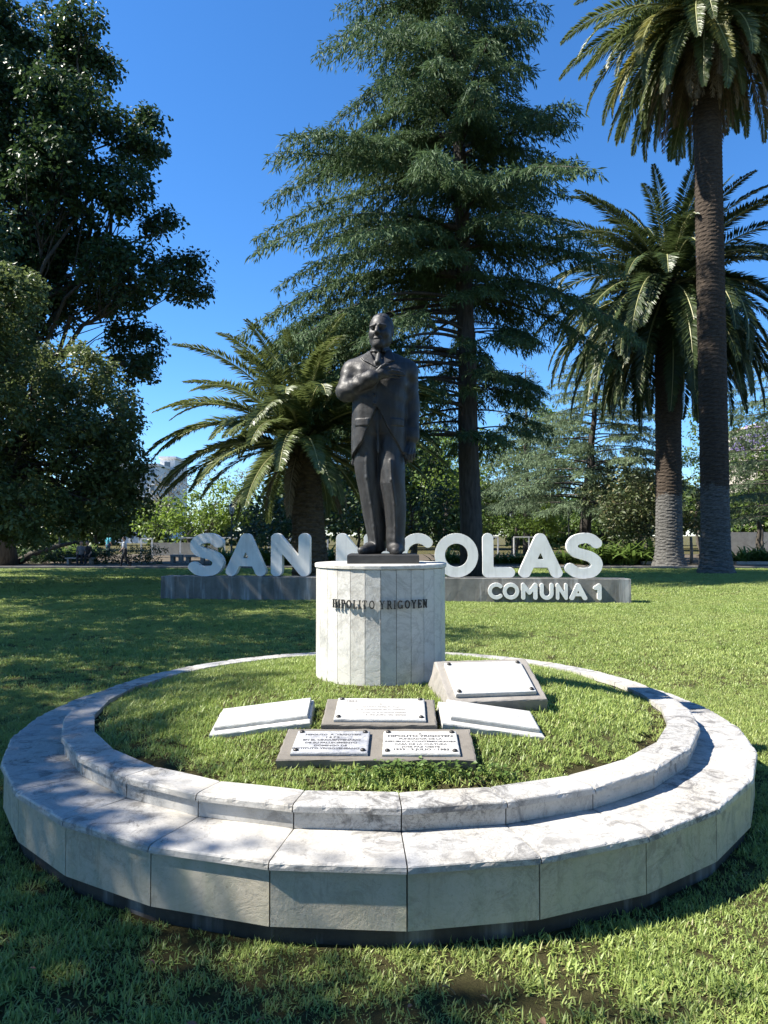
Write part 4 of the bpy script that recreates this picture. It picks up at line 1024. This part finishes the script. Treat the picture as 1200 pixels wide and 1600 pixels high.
# trees standing outside the frame whose shade lies on the lawn
broad_tree('shade_tree', 'leafy tree standing outside the picture beside the planter', (-12.6, 4.2, 0), (-12.2, 4.2, 5), .35,
    [(-12.0, 4.0, 8.6, 2.6), (-10.2, 3.0, 7.6, 2.0), (-13.8, 4.6, 8.2, 2.4), (-11.4, 5.9, 7.7, 1.9), (-11.6, 2.2, 7.2, 2.0), (-12.2, 3.9, 10.6, 2.0), (-9.4, 4.0, 6.8, 1.2), (-8.7, 2.3, 7.3, 1.3), (-8.4, 1.2, 7.6, 1.6), (-9.6, .6, 8.2, 1.8), (-9.6, 5.3, 8.0, .9)], LM['mid'], M['bark'], .5, 32, .17, .10, 1.9, .08, group='shade trees beside the lawn')
broad_tree('shade_tree', 'leafy tree standing outside the picture beside the lawn', (-13.0, 11.5, 0), (-12.6, 11.5, 6), .38,
    [(-12.6, 11.2, 9.6, 3.0), (-10.6, 10.0, 8.6, 2.2), (-14.6, 12, 9, 2.6), (-11.4, 13.6, 8.9, 2.3), (-12, 8.7, 8.2, 2.1), (-12.6, 11, 12, 2.2), (-10.0, 12.2, 8.0, 1.6), (-10.6, 8.0, 9.8, 1.6), (-9.9, 9.2, 10.6, 1.3), (-9.4, 10.8, 11.2, 1.2), (-8.9, 7.2, 9.4, .9)], LM['mid'], M['bark'], .55, 30, .18, .105, 1.8, .10, group='shade trees beside the lawn')
broad_tree('shade_tree', 'leafy tree standing outside the picture level with the letters SAN', (-14.4, 17.6, 0), (-14.2, 17.6, 6), .38,
    [(-13.6, 17.0, 9.4, 2.8), (-12.4, 15.6, 8.4, 2.0), (-15.2, 18, 9, 2.6), (-12.9, 18.8, 8.6, 2.1), (-12.6, 16.8, 11.4, 2.0), (-11.7, 17.0, 9.0, 1.6), (-13.8, 14.4, 8.6, 1.9)], LM['mid'], M['bark'], .55, 26, .20, .115, 1.8, .06, group='shade trees beside the lawn')
for k, (x, y, lb) in enumerate(((-11, -9, 'large unseen tree added behind the viewer to block sky light, toward the shaded side'), (1, -12, 'large unseen tree added directly behind the viewer to block sky light'), (12, -9, 'large unseen tree added behind the viewer to block sky light, toward the sunny side'))):  # unseen trees added to keep blue sky light off the front faces
    broad_tree('sky_block_tree', lb, (x, y, 0), (x, y, 5.5), .4, [(x, y, 9, 4.0), (x - 3, y + .5, 7.5, 3.0), (x + 3.2, y - .4, 7.6, 3.1), (x + .4, y + .6, 13, 3.0), (x - 1.4, y - 1, 5.6, 2.4), (x + 1.8, y + .6, 5.4, 2.4)], LM['mid'], M['bark'], .9, 26, .42, .26, 1.6, .05, group='unseen trees added behind the viewer to block sky light', twigs=.05)
broad_tree('broadleaf_tree', 'dark tree added to shade the back lawn, mostly hidden behind the broad low-hanging tree', (-18.6, 30.5, 0), (-18.4, 30.5, 6), .35,  # tree added to cast shade on the lawn before the path
    [(-18.4, 30, 9.5, 3.4), (-20.5, 31, 8.6, 3.0), (-16.8, 31.6, 8.4, 2.2), (-18, 29, 13.2, 3.0), (-19.4, 32, 12.4, 2.8), (-17.2, 28.4, 7.6, 2.2), (-19, 30.4, 16, 2.4)], LM['dark'], M['bark'], .8, 40, .28, .17, 2.0, .05, twigs=.05)
broad_tree('shade_tree', 'slender leafy tree standing outside the picture beside the viewer', (-10.2, -.6, 0), (-9.8, -.4, 5.5), .22,
    [(-9.2, .6, 8.4, 1.3), (-8.2, 1.0, 8.8, .95), (-7.3, .9, 9.2, .9), (-6.4, .8, 9.5, .75), (-9.8, -.8, 8.0, 1.6), (-8.4, -.6, 9.8, 1.4), (-7.0, .1, 10.3, .9)], LM['mid'], M['bark'], .45, 28, .17, .10, 1.5, .15, group='shade trees beside the lawn')

# ------------------------------------------------------------------ grass (uncountable: one object per lawn)
t = NT('grass_blade'); geo = t.n('NewGeometry'); oi = t.n('ObjectInfo')
col = t.mix(geo.outputs['Random Per Island'], (.215, .300, .065), (.345, .430, .120))
big = t.ramp(t.noise(.55, 4, .6), [(.36, 0.), (.66, 1.)]); col = t.mix(t.math('MULTIPLY', big, .55), col, (.42, .46, .16))
pat = t.ramp(t.noise(2.3, 4, .6), [(.42, 0.), (.68, 1.)]); col = t.mix(t.math('MULTIPLY', pat, .5), col, (.140, .205, .055))
dry = t.ramp(geo.outputs['Random Per Island'], [(.93, 0.), (.95, 1.)]); col = t.mix(dry, col, (.30, .25, .12))
t.fin(col, .45, 0, .4)
tr = t.n('BsdfTranslucent'); t.t.links.new(t.mix(.5, col, (.32, .42, .10)), tr.inputs['Color'])
mx = t.n('MixShader'); mx.inputs[0].default_value = .35
t.t.links.new(t.b.outputs[0], mx.inputs[1]); t.t.links.new(tr.outputs[0], mx.inputs[2]); t.t.links.new(mx.outputs[0], t.out.inputs['Surface'])
M['grass'] = t.m

def tuft(name, n, rad, hmin, hmax, w, seed, lean=1.0):
    r = np.random.default_rng(seed); V, F3, F4 = [], [], []
    for k in range(n):
        a = r.uniform(0, 6.283); p = rad * math.sqrt(r.random()) * np.array((math.cos(a), math.sin(a), 0)); az = r.uniform(0, 6.283)
        o = np.array((math.cos(az), math.sin(az), 0)); s = np.array((-o[1], o[0], 0)); h = r.uniform(hmin, hmax); tl = r.uniform(.15, 1.15) * lean; ww = w * r.uniform(.7, 1.2)
        b = len(V); P = [p]
        for q in (.5, 1.0):
            an = tl * (.55 + .75 * q); P.append(P[-1] + h * .5 * (o * math.sin(an) + np.array((0, 0, math.cos(an)))))
        V += [P[0] - s * ww * .4, P[0] + s * ww * .4, P[1] - s * ww * .5, P[1] + s * ww * .5, P[2]]
        F4.append((b, b + 1, b + 3, b + 2)); F3.append((b + 2, b + 3, b + 4))
    me = fast_mesh(name, np.array(V), [np.array(F4), np.array(F3)]); me.materials.append(M['grass'])
    return bpy.data.objects.new(name, me)
TUFTS = [tuft('grass_tuft', 34, .052, .018, .046, .0054, s, 1.35) for s in range(5)]
TUFTS_FAR = [tuft('grass_tuft_far', 34, .11, .03, .075, .011, s + 9, 1.25) for s in range(4)]

def scatter(name, pts, scl, tufts):
    n = len(pts); me = bpy.data.meshes.new(name); me.vertices.add(n); me.vertices.foreach_set('co', np.asarray(pts, np.float32).ravel())
    rot = np.zeros((n, 3), np.float32); rot[:, 2] = rng.uniform(0, 6.283, n); rot[:, :2] = rng.normal(size=(n, 2)) * .12
    at_ = me.attributes.new('rot', 'FLOAT_VECTOR', 'POINT'); at_.data.foreach_set('vector', rot.ravel())
    at_ = me.attributes.new('scl', 'FLOAT', 'POINT'); at_.data.foreach_set('value', np.asarray(scl, np.float32))
    at_ = me.attributes.new('pick', 'INT', 'POINT'); at_.data.foreach_set('value', rng.integers(0, len(tufts), n).astype(np.int32))
    o = bpy.data.objects.new(name, me); COL.objects.link(o); me.materials.append(M['grass'])
    ng = bpy.data.node_groups.new(name, 'GeometryNodeTree')
    ng.interface.new_socket('Geometry', in_out='INPUT', socket_type='NodeSocketGeometry'); ng.interface.new_socket('Geometry', in_out='OUTPUT', socket_type='NodeSocketGeometry')
    N = ng.nodes; gi = N.new('NodeGroupInput'); go = N.new('NodeGroupOutput'); ip = N.new('GeometryNodeInstanceOnPoints'); gt = N.new('GeometryNodeGeometryToInstance')
    for q in tufts:
        ob = N.new('GeometryNodeObjectInfo'); ob.inputs['Object'].default_value = q; ng.links.new(ob.outputs['Geometry'], gt.inputs[0])
    def attr(nm, ty):
        a = N.new('GeometryNodeInputNamedAttribute'); a.data_type = ty; a.inputs['Name'].default_value = nm; return [s for s in a.outputs if s.enabled and s.name == 'Attribute'][0]
    ng.links.new(gi.outputs[0], ip.inputs['Points']); ng.links.new(gt.outputs[0], ip.inputs['Instance'])
    ip.inputs['Pick Instance'].default_value = True
    ng.links.new(attr('pick', 'INT'), ip.inputs['Instance Index']); ng.links.new(attr('rot', 'FLOAT_VECTOR'), ip.inputs['Rotation']); ng.links.new(attr('scl', 'FLOAT'), ip.inputs['Scale'])
    ng.links.new(ip.outputs[0], go.inputs[0])
    md = o.modifiers.new('grass', 'NODES'); md.node_group = ng
    return o
def patchy(x, y, f=1.3): return .5 + .25 * (np.sin(f * x * 2.1 + 1.3 * np.sin(f * y * 1.7)) + np.sin(f * y * 2.6 + 1.1 * np.sin(f * x * 1.9 + 2)))
def lawn_points(y0, y1, dens, side=.66):
    A = (y1 - y0) * side * (y0 + y1) + 2.0 * (y1 - y0); n = int(A * dens)
    y = np.sqrt(rng.uniform(y0 ** 2, y1 ** 2, n)); x = rng.uniform(-1, 1, n) * (side * y + 1.0)
    ok = np.hypot(x - CX, y - CY) > R1 - .035
    # the letter block
    u = (x - PL[0]) * math.cos(sa) + (y - PL[1]) * math.sin(sa); v = -(x - PL[0]) * math.sin(sa) + (y - PL[1]) * math.cos(sa)
    ok &= ~((u > 0) & (u < sl) & (v > 0) & (v < .62))
    worn = (np.hypot(x - CX, y - CY) < R1 + .55) & (y < 3.3) & (patchy(x, y, 2.2) > .62)
    ok &= ~(worn & (rng.random(n) < .45))
    soil = (patchy(x * 1.7 + 3, y * 1.9, 1.6) > .84) & (y < 3.4); ok &= ~(soil & (rng.random(n) < .42))
    return x[ok], y[ok]
x, y = lawn_points(1.9, 7.5, 800); d1 = np.stack([x, y, 0 * x - .004], 1)
o = scatter('lawn_grass', d1, rng.uniform(.65, 1.1, len(x)) * (.75 + .45 * patchy(x, y)), TUFTS); tag(o, 'short broad-bladed green lawn grass around the planter', 'grass', kind='stuff')
x, y = lawn_points(7.5, 19, 230); d2 = np.stack([x, y, 0 * x - .004], 1); sc = rng.uniform(.5, .85, len(x)) * (.8 + .4 * patchy(x, y, .8))
x3, y3 = lawn_points(19, 34.6, 70); 
d2 = np.concatenate([d2, np.stack([x3, y3, 0 * x3 - .004], 1)]); sc = np.concatenate([sc, rng.uniform(.7, 1.2, len(x3))])
o = scatter('far_lawn_grass', d2, sc, TUFTS_FAR); tag(o, 'lawn grass stretching past the letters to the path', 'grass', kind='stuff')
n = int(math.pi * 1.93 ** 2 * 800); rr = 1.925 * np.sqrt(rng.random(n)); th = rng.uniform(0, 6.283, n); x, y = CX + rr * np.sin(th), CY - rr * np.cos(th)
ok = rr > PR + .01
for root, w, d in ((b1, .985, .385), (b2, .63, .345), (b3, .615, .425), (b4, .56, .325), (b5, .57, .325)):
    Mi = np.array(root.matrix_world.inverted()); loc = np.stack([x, y, zmound(x, y), 1 + 0 * x], 0); l = Mi @ loc
    ok &= ~((np.abs(l[0]) < w / 2 + .012) & (l[1] > -.008) & (l[1] < d + .012))
edge = (rr > 1.80) & (patchy(x * 2, y * 2, 1.1) > .48); ok &= ~(edge & (rng.random(n) < .85))
x, y, rr = x[ok], y[ok], rr[ok]
o = scatter('planter_grass', np.stack([x, y, zmound(x, y) - .004], 1), rng.uniform(.7, 1.15, len(x)) * (.75 + .45 * patchy(x, y)), TUFTS); tag(o, 'grass growing on the mound inside the round planter', 'grass', kind='stuff')

# broad-leaved weeds by the front block
def weed_mesh(seed):
    r = np.random.default_rng(seed); n = 34; a = r.uniform(0, 6.283, n); P = np.stack([.05 * r.normal(size=n), .035 * r.normal(size=n), r.uniform(.015, .07, n)], 1)
    D = unit(np.stack([np.cos(a), np.sin(a), r.normal(size=n) * .2], 1)); N = unit(np.stack([r.normal(size=n) * .3, r.normal(size=n) * .3, np.ones(n)], 1))
    V, F = leaves(P, D, N, r.uniform(.02, .034, n), .022); g = Geo(); g.add(V, F)
    for k in range(n): g.tube([(P[k][0] * .3, P[k][1] * .3, -.01), P[k]], [.0015, .001], 3)
    return g.mesh('leaf_cluster')
WM = [weed_mesh(s) for s in range(3)]
for me in WM: me.materials.append(LM['strap'])
for k, (px, py) in enumerate([(560, 1219), (600, 1213), (628, 1208), (650, 1206), (668, 1212), (700, 1213), (735, 1208), (772, 1188)]):
    Y = 3.5
    for _ in range(12):
        c = at(px, py, Y); Y -= (c[2] - zmound(c[0], Y)) * -1.6 if False else 0; zt = zmound(c[0], Y); Y = Y * (CAMH - zt) / max(.2, CAMH - c[2])
    o = mobj('clover_plant', WM[k % 3], None); o.location = (c[0], min(Y, 3.50), zmound(c[0], min(Y, 3.50))); o.rotation_euler = (0, 0, k * 1.3)
    tag(o, 'round-leaved weed at the foot of the two-plate block, %s from the left' % ORD[k], 'weed', 'weeds by the concrete block')

# dry leaves on the grass
t = NT('dry_leaf'); oi = t.n('ObjectInfo').outputs['Random']; M['dry'] = t.fin(t.ramp(oi, [(0., (.14, .085, .045)), (.5, (.20, .14, .08)), (1., (.18, .06, .035))]), .7)
r_ = np.random.default_rng(4); u = np.linspace(0, 1, 7); V = []
for k, s in enumerate(u):
    w = .016 * math.sin(math.pi * (s * .92 + .05)) ** .8
    for q in (-1, 0, 1): V.append((s * .075 - .037, q * w, .010 * math.sin(3 * s) + abs(q) * .007 + .004))
F = [(3 * k + q, 3 * k + 3 + q, 3 * k + 4 + q, 3 * k + 1 + q) for k in range(6) for q in (0, 1)]
DL = fast_mesh('dry_leaf', np.array(V), [np.array(F)]); DL.materials.append(M['dry'])
for k, (px, py) in enumerate(sorted([(758, 1543), (90, 1560), (235, 1487), (408, 1575), (850, 1578), (640, 1553), (50, 1497), (300, 1580), (700, 1530), (1005, 1560)])):
    Y = FPX * 1.55 / (py - HOR) * 1.0; c = at(px, py, Y); o = mobj('dry_leaf', DL, None); o.location = (c[0], c[1], .040); o.rotation_euler = (r_.normal() * .3, r_.normal() * .3, r_.uniform(0, 6.28)); s = r_.uniform(.35, .75); o.scale = (s, s, s)
    tag(o, 'dry brown leaf fallen on the front lawn, %s from the left' % ORD[k], 'leaf', 'fallen leaves')

# ------------------------------------------------------------------ strap-leaved plants in the beds
def strap_mesh(seed, n=46, h=1.0):
    r = np.random.default_rng(seed); g = Geo()
    for k in range(n):
        az = r.uniform(0, 6.283); o = np.array((math.cos(az), math.sin(az), 0)); s = np.array((-o[1], o[0], 0)); L = h * r.uniform(.6, 1.15); tl = r.uniform(.05, .75); w = .038 * r.uniform(.7, 1.2)
        P = [np.array((r.normal() * .10, r.normal() * .10, 0))]
        for q in range(5): an = tl + .32 * q * r.uniform(.5, 1.2); P.append(P[-1] + L / 5 * (o * math.sin(an) + np.array((0, 0, math.cos(an)))))
        V = []
        for q, p in enumerate(P): ww = w * (.6, 1, 1, .85, .55, .06)[q]; V += [p - s * ww, p + s * ww]
        g.add(V, np.array([(2 * q, 2 * q + 1, 2 * q + 3, 2 * q + 2) for q in range(5)]))
    return g.mesh('strap_plant')
SM = [strap_mesh(s) for s in range(4)]
for me in SM: me.materials.append(LM['strap'])
def straps(lst, D, label, group, hs=1.0):
    for k, px in enumerate(lst):
        c = at(px, 837, D); Y = D + rng.uniform(-.5, .5); o = mobj('strap_plant', SM[k % 4], None); o.location = (c[0], Y, .04); s = hs * rng.uniform(.85, 1.2); o.scale = (s * 1.3, s * 1.3, s); o.rotation_euler = (0, 0, rng.uniform(0, 6.28))
        tag(o, label % ORD[k], 'plant', group)
straps(range(30, 145, 7), 44, '%s pale strap-leaf clump from the left in the sunlit bed beyond the path', 'strap plants in the sunlit bed', 1.25)
straps(range(338, 366, 9), 39, '%s strap-leaf clump from the left beside the letter A of SAN', 'strap plants behind SAN', 1.2)
straps(range(404, 520, 12), 39, '%s strap-leaf clump from the left behind the letters N of the sign', 'strap plants behind the letters N', 1.3)
straps(range(690, 900, 11), 40, '%s strap-leaf clump from the left behind the letters OLAS', 'strap plants behind OLAS', .95)
straps(range(905, 1030, 9), 39.2, '%s tall strap-leaf clump from the left between last S and the limewashed palms', 'strap plants by the palms', 1.6)
straps(range(1148, 1230, 8), 39.5, '%s pale strap-leaf clump from the left, past the tall palm trunk', 'strap plants by the picture edge', 1.2)
# low dark hedges in the shaded bed
for k, (px0, px1) in enumerate(((-20, 60), (60, 150), (150, 245))):
    bl = []
    for px in np.linspace(px0, px1, 6): c = at(px, 866, 40.0); bl.append((c[0], 40 + rng.uniform(-.3, .3), .45, .62))
    broad_tree('low_hedge', ('low dark hedge by the broad trunk beyond the path', 'low dark hedge behind the seated pair', 'low dark hedge behind the walking person')[k], (np.mean([b[0] for b in bl]), 40, .0), (np.mean([b[0] for b in bl]), 40, .4), .05, bl, LM['dark'], M['bark'], .3, 30, .12, .07, 1.1, 0., 'hedge', None, 0)

# ------------------------------------------------------------------ park furniture and far things
def lamp_post(px, D, label, H=3.6):
    c = at(px, 837, D); root = empty('lamp_post', (c[0], D, 0)); tag(root, label, 'lamp post', 'park lamp posts')
    g = Geo(); zz = [0, .1, .12, .5, .55, .6, H * .6, H - .75, H - .68, H - .6]; g.tube([(0, 0, z) for z in zz], [.14, .14, .10, .085, .11, .065, .05, .045, .10, .06], 10); g.build('pole', M['dark_metal'], root)
    def hexr(r0, r1, z0, z1):
        V = [(r * math.cos(a), r * math.sin(a), z) for r, z in ((r0, z0), (r1, z1)) for a in np.linspace(0, 2 * np.pi, 6, endpoint=False)]
        gg = Geo(); gg.add(V, [np.array([(k, (k + 1) % 6, 6 + (k + 1) % 6, 6 + k) for k in range(6)])]); gg.F[6] = [np.arange(6)[None, ::-1], np.arange(6)[None] + 6]; return gg
    hexr(.12, .20, H - .58, H - .12).build('lantern_glass', M['lamp_glass'], root)
    g = Geo()
    for a in np.linspace(0, 2 * np.pi, 6, endpoint=False): g.tube([(.125 * math.cos(a), .125 * math.sin(a), H - .59), (.205 * math.cos(a), .205 * math.sin(a), H - .11)], [.012, .012], 4)
    g.build('lantern_frame', M['dark_metal'], root)
    hexr(.24, .06, H - .11, H + .08).build('lantern_cap', M['dark_metal'], root)
    g = Geo(); g.tube([(0, 0, H + .07), (0, 0, H + .14), (0, 0, H + .18), (0, 0, H + .25)], [.03, .02, .035, .005], 8); g.build('finial', M['dark_metal'], root)
    return root
M['lamp_glass'] = simple('lamp_glass', (.55, .62, .62), .25, var=.1)
lamp_post(362, 46, 'lamp post with pale lantern behind the letters S and A of SAN')
lamp_post(93, 62, 'lamp post in the shade beyond the sunlit strap plants', 3.4)
lamp_post(800, 60, 'dark lamp post behind the letter L of OLAS')
lamp_post(889, 48, 'dark lamp post beside the crooked cedar trunk', 3.7)

def railing(px0, px1, D, zt, label, posts=6, low=None):
    a, b = at(px0, 837, D)[0], at(px1, 837, D)[0]; root = empty('railing', (a, D, 0)); tag(root, label, 'railing')
    g = Geo(); g.box((0, -.05, zt - .09), (b - a, .05, zt)); g.build('top_rail', M['white_metal'], root)
    for k in range(posts):
        x = (b - a) * k / (posts - 1); g = Geo(); g.box((x - .05, -.048, 0), (x + .05, .048, zt - .09)); g.build('post', M['white_metal'], root)
    return root
railing(282, 420, 50, 1.50, 'white metal railing behind the letters SAN', 5)
railing(425, 512, 50, 1.45, 'white metal railing continuing behind the date palm trunk', 4)
railing(752, 778, 52, 1.55, 'short white metal frame between the letters O and L', 2)
railing(803, 850, 52, 1.55, 'white metal railing between the letters L and A of OLAS', 3)
railing(221, 238, 47, 1.45, 'small white exercise frame beyond the low hedge', 2)
M['pale_wall'] = concrete('pale_wall', (.36, .34, .31))
M['bright_wall'] = concrete('bright_wall', (.72, .70, .66), stain=.15)
M['cream'] = concrete('cream_wall', (.42, .38, .31))
a, b = at(235, 837, 56)[0], at(340, 837, 56)[0]
g = Geo(); g.box((a, 56, 0), (b, 56.3, 1.05)); tag(g.build('low_wall', M['pale_wall']), 'low pale wall beyond the path beside the letter S of SAN', 'wall')
for k, (p0, p1, D) in enumerate(((268, 286, 41.5), (290, 322, 41.2))):
    a, b = at(p0, 837, D)[0], at(p1, 837, D)[0]; root = empty('concrete_bench', ((a + b) / 2, D, 0)); tag(root, ('short concrete bench beside the low hedge', 'longer concrete bench just left of the first letter S')[k], 'bench')
    w = (b - a) / 2; g = Geo(); g.box((-w, -.25, .38), (w, .25, .5)); g.build('seat', M['pale_wall'], root)
    for s in (-1, 1): g = Geo(); g.box((s * w * .7 - .1, -.2, 0), (s * w * .7 + .1, .2, .379)); g.build('leg', M['pale_wall'], root)
a, b = at(1005, 837, 36)[0], at(1032, 837, 36)[0]
for k, (p0, p1, D, lb) in enumerate(((1004, 1034, 38.6, 'pale stone edging left of the limewashed palms'), (1150, 1260, 38.6, 'pale stone edging right of the tall palm'))):
    a, b = at(p0, 837, D)[0], at(p1, 837, D)[0]; g = worn_box(b - a, .4, 0, .22, .004, nseg=10); o = g.build('stone_edging', M['pale_wall']); o.location = ((a + b) / 2, D, 0.0); tag(o, lb, 'edging')
a = at(1097, 837, 39)[0]; 
for k, px in enumerate((1094, 1087)):
    c = at(px, 837, 39.5); g = Geo(); g.tube([(0, 0, 0), (.02, 0, .7), (0, .02, 1.5)], [.10, .085, .075], 8); o = g.build('bollard', M['bark_pale'], None, True); o.location = (c[0], 39.5 + k * .6, .04); tag(o, ('pale post standing between the two limewashed palms', 'greyer post behind the pale post between the palms')[k], 'post')

# leaning dark log and broad trunk at the shaded side
c = at(40, 868, 39.5); g = Geo(); g.tube([(0, 0, -.1), (1.0, .1, .55), (2.2, .2, .95), (3.4, .3, 1.25)], [.22, .18, .13, .07], 8); o = g.build('fallen_branch', M['bark'], None, True); o.location = (c[0] - .6, 39.2, .02); tag(o, 'dark leaning branch rising from the low hedge by the broad trunk', 'branch')

# buildings
def building(name, label, x0, x1, y0, y1, H, mat, floors, cols, roof=True):
    root = empty(name, ((x0 + x1) / 2, (y0 + y1) / 2, 0)); tag(root, label, 'building'); w, d = (x1 - x0) / 2, (y1 - y0) / 2
    g = Geo(); g.box((-w, -d, 0), (w, d, H)); g.build('wall', mat, root)
    g = Geo(); g.box((-w - .3, -d - .3, H), (w + .3, d + .3, H + .5)); g.build('cornice', mat, root)
    fh = H / floors; cw = 2 * w / cols
    for f in range(floors):
        for c_ in range(cols):
            x = -w + (c_ + .5) * cw; z = f * fh + fh * .3
            g = Geo(); g.box((x - cw * .24, -d - .06, z), (x + cw * .24, -d - .003, z + fh * .5)); fr = g.build('window', M['white_metal'], root)
            g = Geo(); g.box((x - cw * .20, -d - .08, z + .1), (x + cw * .20, -d - .062, z + fh * .5 - .1)); g.build('pane', M['pane'], fr)
    return root
bl = []
for k in range(64): bl.append((-105 + 3.4 * k + rng.uniform(-1, 1), 118 + rng.uniform(-5, 5), rng.uniform(1.5, 6.0), rng.uniform(2.6, 4.2)))
(V, F), Q = clumps(bl, 1.6, 30, .9, .6, 1.6); g = Geo(); g.add(V, F); tag(g.build('treeline', LM['mid']), 'distant line of trees closing the far side of the park', 'treeline', kind='stuff')
t = NT('window_pane'); M['pane'] = t.fin((.06, .08, .10), .12, 0, .6)
building('apartment_building', 'pale apartment block far beyond the gap of sky beside the date palm', -60, -47.5, 150, 165, 16.2, M['bright_wall'], 5, 6)
building('apartment_building', 'taller beige tower block edge behind the date palm crown', -49.5, -46.2, 158, 168, 18.6, M['bright_wall'], 6, 1)
building('apartment_building', 'cream building with tall windows behind the trees right of the palms', 44.6, 70, 84, 100, 14.5, M['cream'], 4, 9)
g = Geo(); a, b = at(1135, 837, 60)[0], at(1260, 837, 60)[0]; g.box((a, 60, 0), (b, 60.3, 1.9)); tag(g.build('boundary_wall', M['cream']), 'cream boundary wall right of the tall palm trunk', 'wall')

# ------------------------------------------------------------------ people on the path
SKIN = simple('skin', (.42, .26, .18), .6, var=.08); CL = {n: simple('cloth_' + n, c, .85, var=.15) for n, c in {'white': (.62, .62, .62), 'black': (.02, .02, .024), 'teal': (.06, .32, .38), 'grey': (.16, .16, .17), 'denim': (.05, .07, .12)}.items()}
HAIR = simple('hair', (.02, .016, .012), .6)
def field_mesh(name, prims, mat, parent, h=.022, k=.03):
    P = np.array([p[0] for p in prims] + [p[1] for p in prims]); m = max(max(p[2], p[3]) for p in prims) + .08
    f = Field(P.min(0) - m, P.max(0) + m, h)
    for a, b, ra, rb in prims: f.cone(a, b, ra, rb, k)
    V, F = f.mesh(); return mobj(name, fast_mesh(name, V, [F]), mat, parent, True)
def person(loc, rz, label, pose, shirt, trousers, scale=1.0, bag=False):
    root = empty('person', loc, rz); root.scale = (scale,) * 3; tag(root, label, 'person')
    if pose == 'walk': hipz, knees, feet = .90, [(-.09, -.12, .48), (.09, .10, .48)], [(-.09, -.20, .07), (.09, .34, .09)]
    elif pose == 'stand': hipz, knees, feet = .90, [(-.09, -.02, .48), (.09, -.02, .48)], [(-.09, 0, .07), (.09, 0, .07)]
    else: hipz, knees, feet = .48, [(-.11, -.42, .50), (.11, -.42, .50)], [(-.11, -.45, .07), (.12, -.40, .07)]
    hip = np.array((0, 0, hipz)); ch = hip + (0, -.03, .36); sh = [ch + (-.19, 0, .12), ch + (.19, 0, .12)]; nk = ch + (0, 0, .18); hd = nk + (0, -.02, .15)
    el = [sh[0] + (-.05, .06, -.28), sh[1] + (.05, -.02, -.28)]; wr = [el[0] + (.02, -.16, -.18), el[1] + (-.02, -.18, -.16)]
    body = [(hip, ch, .12, .13), (nk - (0, 0, .06), nk + (0, 0, .06), .055, .052), (hd, hd + (0, -.01, .06), .088, .092)]
    for i in (0, 1):
        hh = hip + ((-.09, .09)[i], 0, 0); kn, ft = np.array(knees[i]), np.array(feet[i])
        body += [(hh, kn, .078, .055), (kn, ft, .055, .038), (ft, ft + (0, -.16, -.03), .042, .034), (sh[i], el[i], .05, .04), (el[i], wr[i], .04, .03)]
        for q in range(4): body.append((wr[i] + ((q - 1.5) * .018, 0, -.02), wr[i] + ((q - 1.5) * .022, -.04, -.10), .011, .008))
        body.append((wr[i], wr[i] + ((.05, -.05)[i], -.03, -.05), .012, .009))
    field_mesh('body', body, SKIN, root, .02, .02)
    sh_p = [(hip + (0, 0, -.02), ch, .145, .152), (ch, ch + (0, 0, .10), .152, .12), (sh[0], sh[1], .068, .068)]
    for i in (0, 1): sh_p.append((sh[i], sh[i] * .3 + el[i] * .7, .066, .056))
    field_mesh('shirt', sh_p, CL[shirt], root, .02, .03)
    tr = [(hip + (-.05, 0, .02), hip + (.05, 0, .02), .148, .148)]
    for i in (0, 1): kn, ft = np.array(knees[i]), np.array(feet[i]); tr += [(hip + ((-.09, .09)[i], 0, -.02), kn, .096, .070), (kn, ft + (0, 0, .03), .070, .056), (ft + (0, 0, -.01), ft + (0, -.15, -.03), .05, .042)]
    field_mesh('trousers', tr, CL[trousers], root, .02, .03)
    field_mesh('hair', [(hd + (0, .03, .06), hd + (0, .0, .085), .092, .088)], HAIR, root, .02, .02)
    if bag: field_mesh('shoulder_bag', [((.26, .05, hipz - .05), (.26, .05, hipz + .12), .12, .10)], CL['black'], root, .025, .03)
    return root
c = at(195, 837, 36.2); person((c[0], 36.2, .012), R(-75), 'person in white shirt and black trousers walking along the shaded path', 'walk', 'white', 'black', .88, True)
c = at(119, 837, 38.2); person((c[0], 38.9, .05), R(10), 'seated person in grey before the low dark hedge', 'sit', 'grey', 'black', .95)
c = at(128, 837, 38.2); person((c[0], 39.0, .05), R(-10), 'seated person in black beside the person in grey', 'sit', 'black', 'black', .95)
c = at(124, 837, 38.9); root = empty('park_bench', (c[0], 39.05, .05)); tag(root, 'bench under the seated pair by the low dark hedge', 'bench')
g = Geo(); g.box((-.75, -.22, .30), (.75, .22, .36)); g.build('seat', M['pale_wall'], root)
for s in (-.6, .6): g = Geo(); g.box((s - .06, -.18, 0), (s + .06, .18, .299)); g.build('leg', M['pale_wall'], root)
c = at(169, 837, 52); person((c[0], 52, .0), R(160), 'person in a teal top standing beyond the beds', 'stand', 'teal', 'denim')
